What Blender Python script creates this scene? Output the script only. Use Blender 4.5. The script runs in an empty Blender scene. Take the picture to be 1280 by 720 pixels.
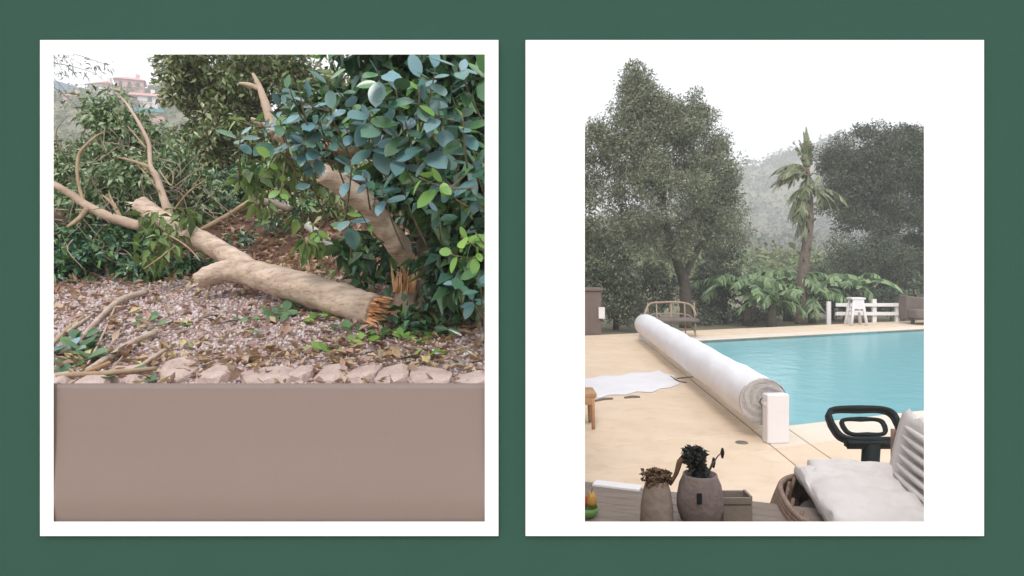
import bpy, bmesh, math, random
import numpy as np
from mathutils import Vector, Matrix, Quaternion, noise

random.seed(7); rng = np.random.default_rng(7)
R = math.radians
S = bpy.context.scene
C = S.collection

# ---------------------------------------------------------------- camera
EYE = 1.6
F = 900.0            # focal length in photograph pixels (1280 wide)
HX, HY = 640.0, 325.0  # where the level line of sight meets the photograph
cam = bpy.data.cameras.new('camera'); camo = bpy.data.objects.new('camera', cam); C.objects.link(camo)
camo.location = (0, 0, EYE); camo.rotation_euler = (R(90), 0, 0)
cam.sensor_width = 36; cam.lens = F / 1280 * 36; cam.shift_y = -(360 - HY) / 1280
cam.clip_start = 0.05; cam.clip_end = 3000
S.camera = camo

# ---------------------------------------------------------------- sky and sun (overcast)
SUN_EL, SUN_AZ = R(46), R(192)       # high and behind the camera
W = bpy.data.worlds.new('World'); S.world = W; W.use_nodes = True
nt = W.node_tree; nt.nodes.clear()
sky = nt.nodes.new('ShaderNodeTexSky'); sky.sky_type = 'NISHITA'; sky.sun_disc = False
sky.sun_elevation = SUN_EL; sky.sun_rotation = SUN_AZ; sky.dust_density = 3.0
tc = nt.nodes.new('ShaderNodeTexCoord'); cn = nt.nodes.new('ShaderNodeTexNoise')
cn.inputs['Scale'].default_value = 2.2; cn.inputs['Detail'].default_value = 5
cr = nt.nodes.new('ShaderNodeValToRGB')
cr.color_ramp.elements[0].position = 0.3; cr.color_ramp.elements[0].color = (0.88, 0.91, 1.0, 1)
cr.color_ramp.elements[1].position = 0.7; cr.color_ramp.elements[1].color = (1.0, 1.0, 1.03, 1)
sc_ = nt.nodes.new('ShaderNodeVectorMath'); sc_.operation = 'SCALE'; sc_.inputs['Scale'].default_value = 12.0
mx = nt.nodes.new('ShaderNodeMix'); mx.data_type = 'RGBA'; mx.inputs[0].default_value = 0.88
bg = nt.nodes.new('ShaderNodeBackground'); bg.inputs[1].default_value = 0.1
wo = nt.nodes.new('ShaderNodeOutputWorld')
nt.links.new(tc.outputs['Generated'], cn.inputs['Vector']); nt.links.new(cn.outputs['Fac'], cr.inputs[0])
nt.links.new(cr.outputs[0], sc_.inputs[0]); nt.links.new(sky.outputs[0], mx.inputs[6])
nt.links.new(sc_.outputs[0], mx.inputs[7]); nt.links.new(mx.outputs[2], bg.inputs[0]); nt.links.new(bg.outputs[0], wo.inputs[0])
sl = bpy.data.lights.new('sun', 'SUN'); sl.energy = 1.5; sl.angle = R(14); sl.color = (1, 0.965, 0.92)
so = bpy.data.objects.new('sun', sl); C.objects.link(so)
sd = Vector((math.sin(SUN_AZ) * math.cos(SUN_EL), math.cos(SUN_AZ) * math.cos(SUN_EL), math.sin(SUN_EL)))
so.rotation_euler = sd.to_track_quat('Z', 'Y').to_euler(); so.location = (0, -4, 9)
S.view_settings.view_transform = 'Standard'; S.view_settings.look = 'None'
S.view_settings.exposure = 0.45; S.view_settings.gamma = 1; S.view_settings.use_curve_mapping = False
S.cycles.max_bounces = 6; S.cycles.diffuse_bounces = 3; S.cycles.glossy_bounces = 2
S.cycles.transparent_max_bounces = 6; S.cycles.volume_bounces = 2; S.cycles.use_denoising = True

# ---------------------------------------------------------------- helpers
def P(px, py, Y):
    return Vector(((px - HX) / F * Y, Y, EYE - (py - HY) / F * Y))
def on(px, py, z):
    Y = F * (EYE - z) / (py - HY); return P(px, py, Y)
def ss(a, b, t):
    t = min(1.0, max(0.0, (t - a) / (b - a))); return t * t * (3 - 2 * t)

def bank_z(x, y):
    z = 1.1 + (y - 2.9) * 0.24
    if y > 4.6: z = 1.508 + (y - 4.6) * 0.05
    z += 0.42 * ss(4.85, 5.6, y)
    if y > 9: z -= 0.22 * (y - 9)
    z += 0.02 * noise.noise(Vector((x * 1.7, y * 1.7, 0))) + 0.008 * noise.noise(Vector((x * 6, y * 6, 3)))
    return z

MATS = {}
def mat(name, col, rough=0.7, var=0.15, scale=6.0, bump=0.0, bscale=30.0, island=None, col2=None, spec=0.5, trans=0.0, metal=0.0, coat=0.0, stretch=None, ramp=(0.3, 0.7), objrand=False, streak=0.0):
    """col..col2 mixed by noise; island=(list of colours) picks one per loose piece; objrand picks per object"""
    m = bpy.data.materials.new(name); m.use_nodes = True; n = m.node_tree; L = n.links
    b = n.nodes['Principled BSDF']; out = n.nodes['Material Output']
    b.inputs['Roughness'].default_value = rough; b.inputs['Specular IOR Level'].default_value = spec
    b.inputs['Metallic'].default_value = metal; b.inputs['Coat Weight'].default_value = coat
    t = n.nodes.new('ShaderNodeTexCoord'); vec = t.outputs['Object']
    if stretch:
        mp = n.nodes.new('ShaderNodeMapping'); mp.inputs['Scale'].default_value = stretch
        L.new(vec, mp.inputs['Vector']); vec = mp.outputs['Vector']
    nz = n.nodes.new('ShaderNodeTexNoise'); nz.inputs['Scale'].default_value = scale; nz.inputs['Detail'].default_value = 6
    nz.inputs['Roughness'].default_value = 0.62; L.new(vec, nz.inputs['Vector'])
    if island:
        cr = n.nodes.new('ShaderNodeValToRGB'); cr.color_ramp.interpolation = 'LINEAR'
        els = cr.color_ramp.elements
        while len(els) < len(island): els.new(0.5)
        for i, c in enumerate(island):
            els[i].position = i / max(1, len(island) - 1); els[i].color = (*c, 1)
        if objrand:
            oi = n.nodes.new('ShaderNodeObjectInfo'); L.new(oi.outputs['Random'], cr.inputs[0])
        else:
            g = n.nodes.new('ShaderNodeNewGeometry'); L.new(g.outputs['Random Per Island'], cr.inputs[0])
        base = cr.outputs[0]
        mm = n.nodes.new('ShaderNodeMix'); mm.data_type = 'RGBA'; mm.blend_type = 'MULTIPLY'
        r2 = n.nodes.new('ShaderNodeMapRange'); r2.inputs['To Min'].default_value = 1 - var; r2.inputs['To Max'].default_value = 1 + var
        L.new(nz.outputs['Fac'], r2.inputs[0]); mm.inputs[0].default_value = 1.0
        L.new(base, mm.inputs[6]); L.new(r2.outputs[0], mm.inputs[7]); base = mm.outputs[2]
    else:
        cr = n.nodes.new('ShaderNodeValToRGB')
        c2 = col2 or tuple(min(1, c * (1 + var)) for c in col)
        c1 = col if col2 else tuple(c * (1 - var) for c in col)
        cr.color_ramp.elements[0].position = ramp[0]; cr.color_ramp.elements[0].color = (*c1, 1)
        cr.color_ramp.elements[1].position = ramp[1]; cr.color_ramp.elements[1].color = (*c2, 1)
        L.new(nz.outputs['Fac'], cr.inputs[0]); base = cr.outputs[0]
    if streak:
        n3 = n.nodes.new('ShaderNodeTexNoise'); n3.inputs['Scale'].default_value = scale * 4; n3.inputs['Detail'].default_value = 4
        L.new(vec, n3.inputs['Vector']); r3 = n.nodes.new('ShaderNodeMapRange'); r3.inputs['From Min'].default_value = 0.34; r3.inputs['From Max'].default_value = 0.46
        r3.inputs['To Min'].default_value = 1 - streak; r3.inputs['To Max'].default_value = 1.0; L.new(n3.outputs['Fac'], r3.inputs[0])
        m3 = n.nodes.new('ShaderNodeMix'); m3.data_type = 'RGBA'; m3.blend_type = 'MULTIPLY'; m3.inputs[0].default_value = 1.0
        L.new(base, m3.inputs[6]); L.new(r3.outputs[0], m3.inputs[7]); base = m3.outputs[2]
    L.new(base, b.inputs['Base Color'])
    if bump:
        n2 = n.nodes.new('ShaderNodeTexNoise'); n2.inputs['Scale'].default_value = bscale; n2.inputs['Detail'].default_value = 5
        L.new(vec, n2.inputs['Vector'])
        bp = n.nodes.new('ShaderNodeBump'); bp.inputs['Strength'].default_value = bump; bp.inputs['Distance'].default_value = 0.02
        L.new(n2.outputs['Fac'], bp.inputs['Height']); L.new(bp.outputs[0], b.inputs['Normal'])
    if trans:
        tr = n.nodes.new('ShaderNodeBsdfTranslucent'); L.new(base, tr.inputs[0])
        ms = n.nodes.new('ShaderNodeMixShader'); ms.inputs[0].default_value = trans
        L.new(b.outputs[0], ms.inputs[1]); L.new(tr.outputs[0], ms.inputs[2]); L.new(ms.outputs[0], out.inputs['Surface'])
    MATS[name] = m; return m

WORLD = {}       # object name -> world position of its origin
def tag(o, label=None, cat=None, group=None, kind=None):
    if label: o['label'] = label
    if cat: o['category'] = cat
    if group: o['group'] = group
    if kind: o['kind'] = kind
    return o
def link(o, parent=None, wloc=(0, 0, 0)):
    C.objects.link(o); wl = Vector(wloc)
    if parent is not None:
        o.parent = parent; o.location = wl - WORLD[parent.name]
    else: o.location = wl
    WORLD[o.name] = wl; return o
def thing(name, base, label, cat, group=None):
    o = bpy.data.objects.new(name, None); o.empty_display_size = 0.1
    link(o, None, base); return tag(o, label, cat, group)
class MB:
    """collects shapes (world coordinates) and links them as one mesh object"""
    def __init__(s): s.v = []; s.f = []; s.sm = []; s.n = 0
    def add(s, v, f, smooth=False):
        v = np.asarray(v, dtype=float).reshape(-1, 3)
        s.v.append(v); s.f += [tuple(int(i) + s.n for i in q) for q in f]; s.sm += [smooth] * len(f); s.n += len(v); return s
    def box(s, c, size, rz=0.0, rx=0.0, ry=0.0):
        c = Vector(c); h = Vector(size) / 2; M = Matrix.Rotation(rz, 3, 'Z') @ Matrix.Rotation(ry, 3, 'Y') @ Matrix.Rotation(rx, 3, 'X')
        v = [c + M @ Vector((sx * h.x, sy * h.y, sz * h.z)) for sx in (-1, 1) for sy in (-1, 1) for sz in (-1, 1)]
        return s.add([tuple(p) for p in v], [(0, 1, 3, 2), (4, 6, 7, 5), (0, 4, 5, 1), (2, 3, 7, 6), (0, 2, 6, 4), (1, 5, 7, 3)])
    def tube(s, pts, rad, sides=8, cap=True, wob=0.0, smooth=True, sub=4, seed=0):
        v, f = tube(pts, rad, sides, cap, wob, sub, seed); return s.add(v, f, smooth)
    def lathe(s, c, prof, seg=24, smooth=True, tilt=None):
        v = []; f = []; n = len(prof)
        for k in range(seg):
            a = 2 * math.pi * k / seg
            for r, z in prof: v.append((c[0] + r * math.cos(a), c[1] + r * math.sin(a), c[2] + z))
        for k in range(seg):
            k2 = (k + 1) % seg
            for i in range(n - 1): f.append((k * n + i, k2 * n + i, k2 * n + i + 1, k * n + i + 1))
        return s.add(v, f, smooth)
    def build(s, name, m, parent=None, origin=None, bevel=0.0, sub=0):
        v = np.concatenate(s.v) if s.v else np.zeros((0, 3))
        if origin is None: origin = WORLD[parent.name] if parent is not None else Vector(v.mean(0))
        o_ = np.array(origin); me = bpy.data.meshes.new(name)
        me.from_pydata((v - o_).tolist(), [], s.f); me.update()
        me.polygons.foreach_set('use_smooth', s.sm)
        me.materials.append(m if not isinstance(m, str) else MATS[m])
        o = bpy.data.objects.new(name, me); link(o, parent, origin)
        if bevel:
            b = o.modifiers.new('bevel', 'BEVEL'); b.width = bevel; b.segments = 2; b.limit_method = 'ANGLE'
        if sub:
            b = o.modifiers.new('sub', 'SUBSURF'); b.levels = sub; b.render_levels = sub
        return o
def spline(pts, rad, sub):
    p = [Vector(q) for q in pts]; n = len(p); op = []; orr = []
    if n == 2: sub = max(1, sub // 2)
    for i in range(n - 1):
        p0 = p[max(i - 1, 0)]; p1 = p[i]; p2 = p[i + 1]; p3 = p[min(i + 2, n - 1)]
        for k in range(sub):
            t = k / sub
            op.append(0.5 * ((2 * p1) + (p2 - p0) * t + (2 * p0 - 5 * p1 + 4 * p2 - p3) * t * t + (3 * p1 - p0 - 3 * p2 + p3) * t ** 3))
            orr.append(rad[i] * (1 - t) + rad[i + 1] * t)
    op.append(p[-1]); orr.append(rad[-1]); return op, orr
def tube(pts, rad, sides=8, cap=True, wob=0.0, sub=4, seed=0):
    if not hasattr(rad, '__len__'): rad = [rad] * len(pts)
    p, r = spline(pts, list(rad), sub); v = []; f = []
    t0 = (p[1] - p[0]).normalized(); up = Vector((0, 0, 1)) if abs(t0.z) < 0.9 else Vector((1, 0, 0))
    u = t0.cross(up).normalized()
    for i, q in enumerate(p):
        t = (p[min(i + 1, len(p) - 1)] - p[max(i - 1, 0)]).normalized()
        u = (u - t * u.dot(t)).normalized(); w = t.cross(u)
        for k in range(sides):
            a = 2 * math.pi * k / sides
            rr = r[i] * (1 + wob * noise.noise(Vector((math.cos(a) * 1.3, math.sin(a) * 1.3, i * 0.45 + seed * 7.3))) + wob * .35 * noise.noise(Vector((math.cos(a) * 3, math.sin(a) * 3, i * 1.3 + seed))))
            v.append(tuple(q + (u * math.cos(a) + w * math.sin(a)) * rr))
    for i in range(len(p) - 1):
        for k in range(sides):
            k2 = (k + 1) % sides; f.append((i * sides + k, i * sides + k2, (i + 1) * sides + k2, (i + 1) * sides + k))
    if cap:
        f.append(tuple(range(sides - 1, -1, -1))); f.append(tuple((len(p) - 1) * sides + k for k in range(sides)))
    return v, f

# leaves in bulk: every leaf is a small folded blade with its own direction
def blades(pos, direc, nrm, length, width, fold=0.25, curl=0.2):
    """numpy arrays -> verts, tri/quads; 6 vertices, 4 faces a blade"""
    n = len(pos); d = direc / np.linalg.norm(direc, axis=1)[:, None]
    s = np.cross(d, nrm); s /= np.linalg.norm(s, axis=1)[:, None] + 1e-9
    u = np.cross(s, d); l = length[:, None]; w = width[:, None]
    b = pos; m = pos + d * l * 0.5 - u * w * fold * 0.5; t = pos + d * l - u * l * curl
    c = pos + d * l * 0.42 + u * (w * fold - l * curl * 0.12)
    e1 = c + s * w * 0.5; e2 = c - s * w * 0.5
    v = np.stack([b, e1, t, e2, m], 1).reshape(-1, 3)
    k = (np.arange(n) * 5)[:, None, None]
    f = (np.array([[0, 4, 1], [4, 2, 1], [0, 3, 4], [4, 3, 2]])[None] + k).reshape(-1, 3)
    return v, f
def mesh_np(name, v, f, m, parent=None, origin=None, kind=None, smooth=False):
    if origin is None: origin = WORLD[parent.name] if parent is not None else Vector(v.mean(0))
    me = bpy.data.meshes.new(name); nf = len(f); k = f.shape[1]
    me.vertices.add(len(v)); me.vertices.foreach_set('co', (v - np.array(origin)).astype(np.float32).ravel())
    me.loops.add(nf * k); me.loops.foreach_set('vertex_index', f.astype(np.int32).ravel())
    me.polygons.add(nf); me.polygons.foreach_set('loop_start', (np.arange(nf) * k).astype(np.int32))
    me.polygons.foreach_set('loop_total', np.full(nf, k, np.int32))
    me.update(calc_edges=True); me.materials.append(MATS[m] if isinstance(m, str) else m)
    if smooth: me.polygons.foreach_set('use_smooth', [True] * nf)
    o = bpy.data.objects.new(name, me); link(o, parent, origin)
    if kind: o['kind'] = kind
    return o
def rand_dirs(n):
    d = rng.normal(size=(n, 3)); return d / np.linalg.norm(d, axis=1)[:, None]
def clump_leaves(clumps, size, aspect=0.45, up=0.5, shell=0.55, out=0.8, droop=0.15, jitter=0.35):
    """clumps: (centre, (rx, ry, rz), count); leaves fill each clump, thicker towards its skin, and hang outward"""
    ps, ds, ns = [], [], []
    for c, r, k in clumps:
        d = rand_dirs(k); rad = (shell + (1 - shell) * rng.random(k)) * (0.85 + 0.3 * rng.random(k))
        inner = rng.random(k) < 0.25; rad[inner] *= rng.random(inner.sum())
        ps.append(np.array(c) + d * np.array(r) * rad[:, None])
        dd = d * out + rand_dirs(k) * 0.8; dd[:, 2] -= droop; ds.append(dd)
        nn = d * 0.5 + rand_dirs(k) * 0.6; nn[:, 2] += up; ns.append(nn)
    p = np.concatenate(ps); d = np.concatenate(ds); n = np.concatenate(ns)
    l = size * (1 - jitter + 2 * jitter * rng.random(len(p)))
    return blades(p, d, n, l, l * aspect * (0.8 + 0.4 * rng.random(len(p))))
def scatter_clumps(big, per, rs, count):
    """break big ellipsoids into many small leafy clumps for an uneven outline"""
    out = []
    for c, r, k in big:
        d = rand_dirs(k); rad = rng.random(k) ** 0.45
        for i in range(k):
            q = np.array(c) + d[i] * np.array(r) * rad[i]; s = rs * (0.6 + 0.8 * rng.random())
            out.append((q, (s * (0.8 + 0.5 * rng.random()), s * (0.8 + 0.5 * rng.random()), s * 0.75), int(count * (0.6 + 0.8 * rng.random()))))
    return out

# ---------------------------------------------------------------- materials
mat('backing_green', (0.030, 0.083, 0.064), 0.8, 0.03, 3, 0.05, 220, spec=0.1)
mat('border_white', (0.88, 0.88, 0.87), 0.5, 0.012, 4)
mat('padding_taupe', (0.226, 0.176, 0.157), 0.75, 0.02, 2.5, 0.04, 260)
mat('earth', (0.16, 0.085, 0.062), 0.95, 0.4, 7, 0.6, 40)
mat('gravel_bed', (0.34, 0.235, 0.215), 0.95, 0.35, 40, 0.6, 90)
mat('gravel', None, 0.85, 0.12, 60, island=[(0.44, 0.32, 0.31), (0.62, 0.48, 0.46), (0.32, 0.21, 0.19), (0.66, 0.59, 0.59), (0.50, 0.33, 0.29), (0.54, 0.49, 0.50), (0.76, 0.68, 0.64), (0.40, 0.36, 0.35)])
mat('dry_leaf', None, 0.7, 0.2, 30, island=[(0.36, 0.20, 0.13), (0.60, 0.42, 0.28), (0.24, 0.13, 0.09), (0.70, 0.56, 0.41), (0.50, 0.31, 0.23), (0.66, 0.57, 0.28), (0.36, 0.22, 0.16), (0.72, 0.58, 0.48)], trans=0.15)
mat('stone', (0.42, 0.31, 0.27), 0.9, 0.3, 9, 0.7, 35, col2=(0.64, 0.50, 0.45))
mat('grey_stone', (0.22, 0.20, 0.18), 0.9, 0.3, 9, 0.6, 35, col2=(0.40, 0.36, 0.33))
mat('bark', (0.31, 0.215, 0.15), 0.75, 0.2, 5, 0.35, 26, col2=(0.56, 0.43, 0.325), stretch=(1, 1, 1.0), ramp=(0.28, 0.66))
mat('thin_bark', (0.26, 0.175, 0.10), 0.75, 0.2, 14, 0.3, 50, col2=(0.46, 0.34, 0.22))
mat('grey_bark', (0.16, 0.125, 0.10), 0.85, 0.2, 8, 0.5, 30, col2=(0.30, 0.235, 0.19))
mat('palm_bark', (0.09, 0.07, 0.055), 0.9, 0.2, 8, 0.6, 20, col2=(0.20, 0.155, 0.12))
mat('dark_bark', (0.045, 0.038, 0.030), 0.9, 0.2, 8, 0.5, 20, col2=(0.11, 0.09, 0.07))
mat('fresh_wood', (0.60, 0.25, 0.08), 0.7, 0.2, 22, 0.3, 60, col2=(0.84, 0.55, 0.32))
mat('pale_wood', (0.66, 0.53, 0.38), 0.7, 0.1, 22, 0.2, 60, col2=(0.78, 0.68, 0.55))
mat('driftwood', (0.36, 0.27, 0.20), 0.8, 0.2, 16, 0.4, 40, col2=(0.60, 0.48, 0.39))
LEAF_SHEEN = [(0.045, 0.125, 0.06), (0.11, 0.25, 0.27), (0.08, 0.21, 0.07), (0.22, 0.39, 0.46), (0.035, 0.10, 0.04), (0.11, 0.26, 0.09), (0.26, 0.42, 0.50), (0.05, 0.15, 0.06), (0.15, 0.31, 0.36), (0.09, 0.23, 0.11), (0.18, 0.35, 0.40), (0.05, 0.14, 0.08), (0.26, 0.42, 0.50)]  # bluish entries put the sky's sheen into the leaf colour
mat('ficus_leaf', None, 0.27, 0.1, 12, island=LEAF_SHEEN, objrand=True, trans=0.08, spec=0.7)
mat('young_leaf', None, 0.4, 0.12, 12, island=[(0.20, 0.40, 0.06), (0.33, 0.55, 0.13), (0.16, 0.34, 0.07), (0.26, 0.47, 0.12)], objrand=True, trans=0.25)
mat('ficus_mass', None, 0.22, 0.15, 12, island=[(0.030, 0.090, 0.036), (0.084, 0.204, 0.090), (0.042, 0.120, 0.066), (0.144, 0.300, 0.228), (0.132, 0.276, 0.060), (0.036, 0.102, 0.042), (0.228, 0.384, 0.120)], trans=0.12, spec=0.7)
mat('green_leaf', None, 0.36, 0.12, 12, island=[(0.05, 0.125, 0.035), (0.09, 0.20, 0.06), (0.06, 0.15, 0.07), (0.14, 0.26, 0.09)], objrand=True, trans=0.12, spec=0.6)
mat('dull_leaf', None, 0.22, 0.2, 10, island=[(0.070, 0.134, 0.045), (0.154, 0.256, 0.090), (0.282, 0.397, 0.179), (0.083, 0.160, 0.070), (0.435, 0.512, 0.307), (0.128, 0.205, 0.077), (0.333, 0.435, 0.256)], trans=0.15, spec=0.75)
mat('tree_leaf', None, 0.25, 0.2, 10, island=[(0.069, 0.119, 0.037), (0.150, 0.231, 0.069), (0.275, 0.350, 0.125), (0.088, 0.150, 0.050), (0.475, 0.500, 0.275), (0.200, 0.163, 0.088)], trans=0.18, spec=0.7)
mat('hang_leaf', None, 0.42, 0.2, 10, island=[(0.10, 0.17, 0.04), (0.17, 0.27, 0.07), (0.24, 0.33, 0.10), (0.06, 0.13, 0.05)], trans=0.25)
mat('olive_leaf', None, 0.5, 0.2, 3, island=[(0.10, 0.125, 0.06), (0.17, 0.195, 0.105), (0.26, 0.275, 0.17), (0.13, 0.155, 0.08), (0.36, 0.365, 0.26), (0.08, 0.11, 0.055)], trans=0.15)
mat('dark_leaf', None, 0.5, 0.2, 3, island=[(0.04, 0.065, 0.035), (0.075, 0.105, 0.06), (0.12, 0.15, 0.09), (0.05, 0.08, 0.045), (0.18, 0.20, 0.13)], trans=0.12)
mat('scrub_leaf', None, 0.7, 0.2, 3, island=[(0.10, 0.15, 0.05), (0.16, 0.21, 0.08), (0.22, 0.26, 0.11), (0.08, 0.12, 0.05)], trans=0.15)
mat('palm_leaf', None, 0.4, 0.2, 3, island=[(0.10, 0.135, 0.06), (0.17, 0.21, 0.10), (0.30, 0.34, 0.19), (0.07, 0.10, 0.05), (0.24, 0.20, 0.11)], trans=0.15)
mat('bush_palm_leaf', None, 0.45, 0.2, 3, island=[(0.08, 0.15, 0.055), (0.16, 0.26, 0.10), (0.30, 0.41, 0.20), (0.05, 0.10, 0.04), (0.22, 0.33, 0.13)], trans=0.15)
mat('terrace_stone', (0.61, 0.465, 0.31), 0.7, 0.08, 1.5, 0.15, 60, col2=(0.73, 0.585, 0.445), ramp=(0.2, 0.72), streak=0.06)
mat('coping_stone', (0.66, 0.56, 0.45), 0.7, 0.06, 2, 0.08, 60, col2=(0.73, 0.64, 0.54))
mat('dark_strap', (0.16, 0.13, 0.11), 0.8, 0.2, 6)
mat('twig_bark', (0.11, 0.085, 0.05), 0.8, 0.2, 20, 0.2, 60, col2=(0.22, 0.17, 0.105))
mat('grey_twig', (0.24, 0.18, 0.13), 0.8, 0.2, 20, 0.2, 60, col2=(0.44, 0.35, 0.27))
mat('log_bark', (0.36, 0.25, 0.175), 0.7, 0.2, 4.5, 0.3, 16, col2=(0.66, 0.52, 0.41), stretch=(1.1, 3.5, 4.5), ramp=(0.30, 0.62), streak=0.2)
mat('joint', (0.36, 0.285, 0.21), 0.95, 0.2, 6)
mat('pool_liner', (0.28, 0.58, 0.62), 0.5, 0.05, 2)
mat('cover_white', (0.78, 0.775, 0.80), 0.45, 0.05, 3.0, 0.35, 7)
mat('cover_edge', (0.42, 0.39, 0.38), 0.6, 0.2, 30, col2=(0.60, 0.57, 0.55))
mat('plastic_white', (0.74, 0.71, 0.72), 0.4, 0.03, 5)
mat('black_metal', (0.006, 0.011, 0.012), 0.6, 0.2, 9, spec=0.2)
mat('wicker', (0.13, 0.075, 0.05), 0.6, 0.3, 30, 0.3, 80, col2=(0.26, 0.17, 0.125))
mat('cushion', (0.55, 0.505, 0.48), 0.9, 0.05, 5, 0.25, 120, col2=(0.63, 0.59, 0.565))
mat('pot_clay', (0.13, 0.095, 0.085), 0.75, 0.15, 9, 0.3, 40, col2=(0.21, 0.16, 0.145))
mat('vase_clay', (0.20, 0.15, 0.12), 0.75, 0.1, 9, 0.3, 40, col2=(0.31, 0.245, 0.20))
mat('dried_flower', None, 0.9, 0.2, 20, island=[(0.10, 0.05, 0.025), (0.17, 0.09, 0.05), (0.07, 0.035, 0.02)])
mat('black_plant', None, 0.8, 0.2, 20, island=[(0.012, 0.016, 0.014), (0.022, 0.026, 0.022), (0.008, 0.012, 0.012)])
mat('table_top', (0.15, 0.115, 0.09), 0.7, 0.12, 6, 0.1, 60, col2=(0.22, 0.175, 0.14), stretch=(1, 6, 1))
mat('teak', (0.36, 0.19, 0.09), 0.6, 0.2, 8, 0.2, 40, col2=(0.50, 0.30, 0.16))
mat('rattan', (0.34, 0.245, 0.165), 0.6, 0.2, 14)
mat('brown_cloth', (0.155, 0.12, 0.105), 0.9, 0.1, 8, 0.2, 80)
mat('red_thing', (0.30, 0.035, 0.03), 0.5, 0.1, 8)
mat('amber_thing', (0.45, 0.24, 0.05), 0.5, 0.1, 8)
mat('green_thing', (0.13, 0.26, 0.06), 0.5, 0.1, 8)
mat('terrain_green', (0.12, 0.12, 0.06), 0.95, 0.3, 0.12, 0, 1, col2=(0.24, 0.21, 0.14))
mat('rocky', (0.23, 0.18, 0.13), 0.95, 0.3, 0.08, 0, 1, col2=(0.12, 0.14, 0.08))
mat('airlight_blue', (0.045, 0.085, 0.15), 0.95, 0.2, 0.1, 0, 1, col2=(0.06, 0.12, 0.19))  # blue air-light of distance put into the mountain's colour
mat('pink_wall', (0.62, 0.36, 0.36), 0.85, 0.06, 0.6)
mat('cream_wall', (0.74, 0.66, 0.68), 0.85, 0.05, 0.6)
mat('roof_tile', (0.42, 0.16, 0.12), 0.85, 0.2, 2.0)
mat('roof_pink', (0.55, 0.30, 0.27), 0.85, 0.12, 2.0)
mat('window_dark', (0.07, 0.07, 0.08), 0.3, 0.1, 2)
mat('teal_awning', (0.05, 0.30, 0.33), 0.7, 0.1, 2)

# water: turquoise, a little ruffled by the wind
def water_mat():
    m = bpy.data.materials.new('pool_water'); m.use_nodes = True; n = m.node_tree; L = n.links; b = n.nodes['Principled BSDF']
    b.inputs['Base Color'].default_value = (0.185, 0.435, 0.475, 1); b.inputs['Roughness'].default_value = 0.22
    b.inputs['IOR'].default_value = 1.33; b.inputs['Specular IOR Level'].default_value = 0.35
    t = n.nodes.new('ShaderNodeTexCoord'); nz = n.nodes.new('ShaderNodeTexNoise'); nz.inputs['Scale'].default_value = 3.2; nz.inputs['Detail'].default_value = 5
    bp = n.nodes.new('ShaderNodeBump'); bp.inputs['Strength'].default_value = 0.35; bp.inputs['Distance'].default_value = 0.05
    L.new(t.outputs['Object'], nz.inputs['Vector']); L.new(nz.outputs['Fac'], bp.inputs['Height']); L.new(bp.outputs[0], b.inputs['Normal'])
    MATS['pool_water'] = m
water_mat()

# ---------------------------------------------------------------- terrain, terrace and pool
POOL_L, POOL_N, POOL_F, POOL_R = 2.30, 5.85, 12.83, 10.4     # limits in skewed terrace coordinates
KX, KY = 0.046, 0.413
def skew(a, c):            # terrace coordinates -> world x, y  (x = a + KX*y, y = c + KY*x)
    y = (c + KY * a) / (1 - KX * KY); return (a + KX * y, y)
def in_pool(x, y, e):
    a = x - KX * y; c = y - KY * x; return POOL_L - e < a < POOL_R + e and POOL_N - e < c < POOL_F + e
def terrain_z(x, y):
    z = -0.14
    if in_pool(x, y, 0.55): return -2.0
    left = 33 * math.exp(-((x + 64) / 62) ** 2 - ((y - 138) / 52) ** 2)
    right = 47 * math.exp(-((x - 145) / 105) ** 2 - ((y - 275) / 80) ** 2)
    mount = 0.0
    far = 26 * ss(330, 520, y)
    d = math.hypot(x, y)
    z += (left + right + mount + far) * ss(24, 60, d)
    z += ss(30, 90, d) * (1.6 * noise.noise(Vector((x * 0.03, y * 0.03, 1))) + 0.5 * noise.noise(Vector((x * 0.12, y * 0.12, 4))))
    return z
def hit(px, py, y0=30, y1=400):
    Y = y0
    while Y < y1:
        p = P(px, py, Y)
        if p.z <= terrain_z(p.x, p.y): return p
        Y += 0.25
    return P(px, py, y1)
def terrain():
    def axis(lo, hi, near0, near1, fine, grow):
        a = list(np.arange(near0, near1 + 1e-6, fine)); s = fine
        while a[-1] < hi: s *= grow; a.append(a[-1] + s)
        s = fine
        while a[0] > lo: s *= grow; a.insert(0, a[0] - s)
        return a
    xs = axis(-900, 900, -4, 14, 0.5, 1.09); ys = axis(-600, 1500, -4, 21, 0.5, 1.075)
    v = [(x, y, terrain_z(x, y)) for y in ys for x in xs]; nx = len(xs)
    f = [(j * nx + i, j * nx + i + 1, (j + 1) * nx + i + 1, (j + 1) * nx + i) for j in range(len(ys) - 1) for i in range(nx - 1)]
    tag(MB().add(v, f, True).build('ground', 'terrain_green', origin=(0, 0, 0)), kind='structure')
terrain()

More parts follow.
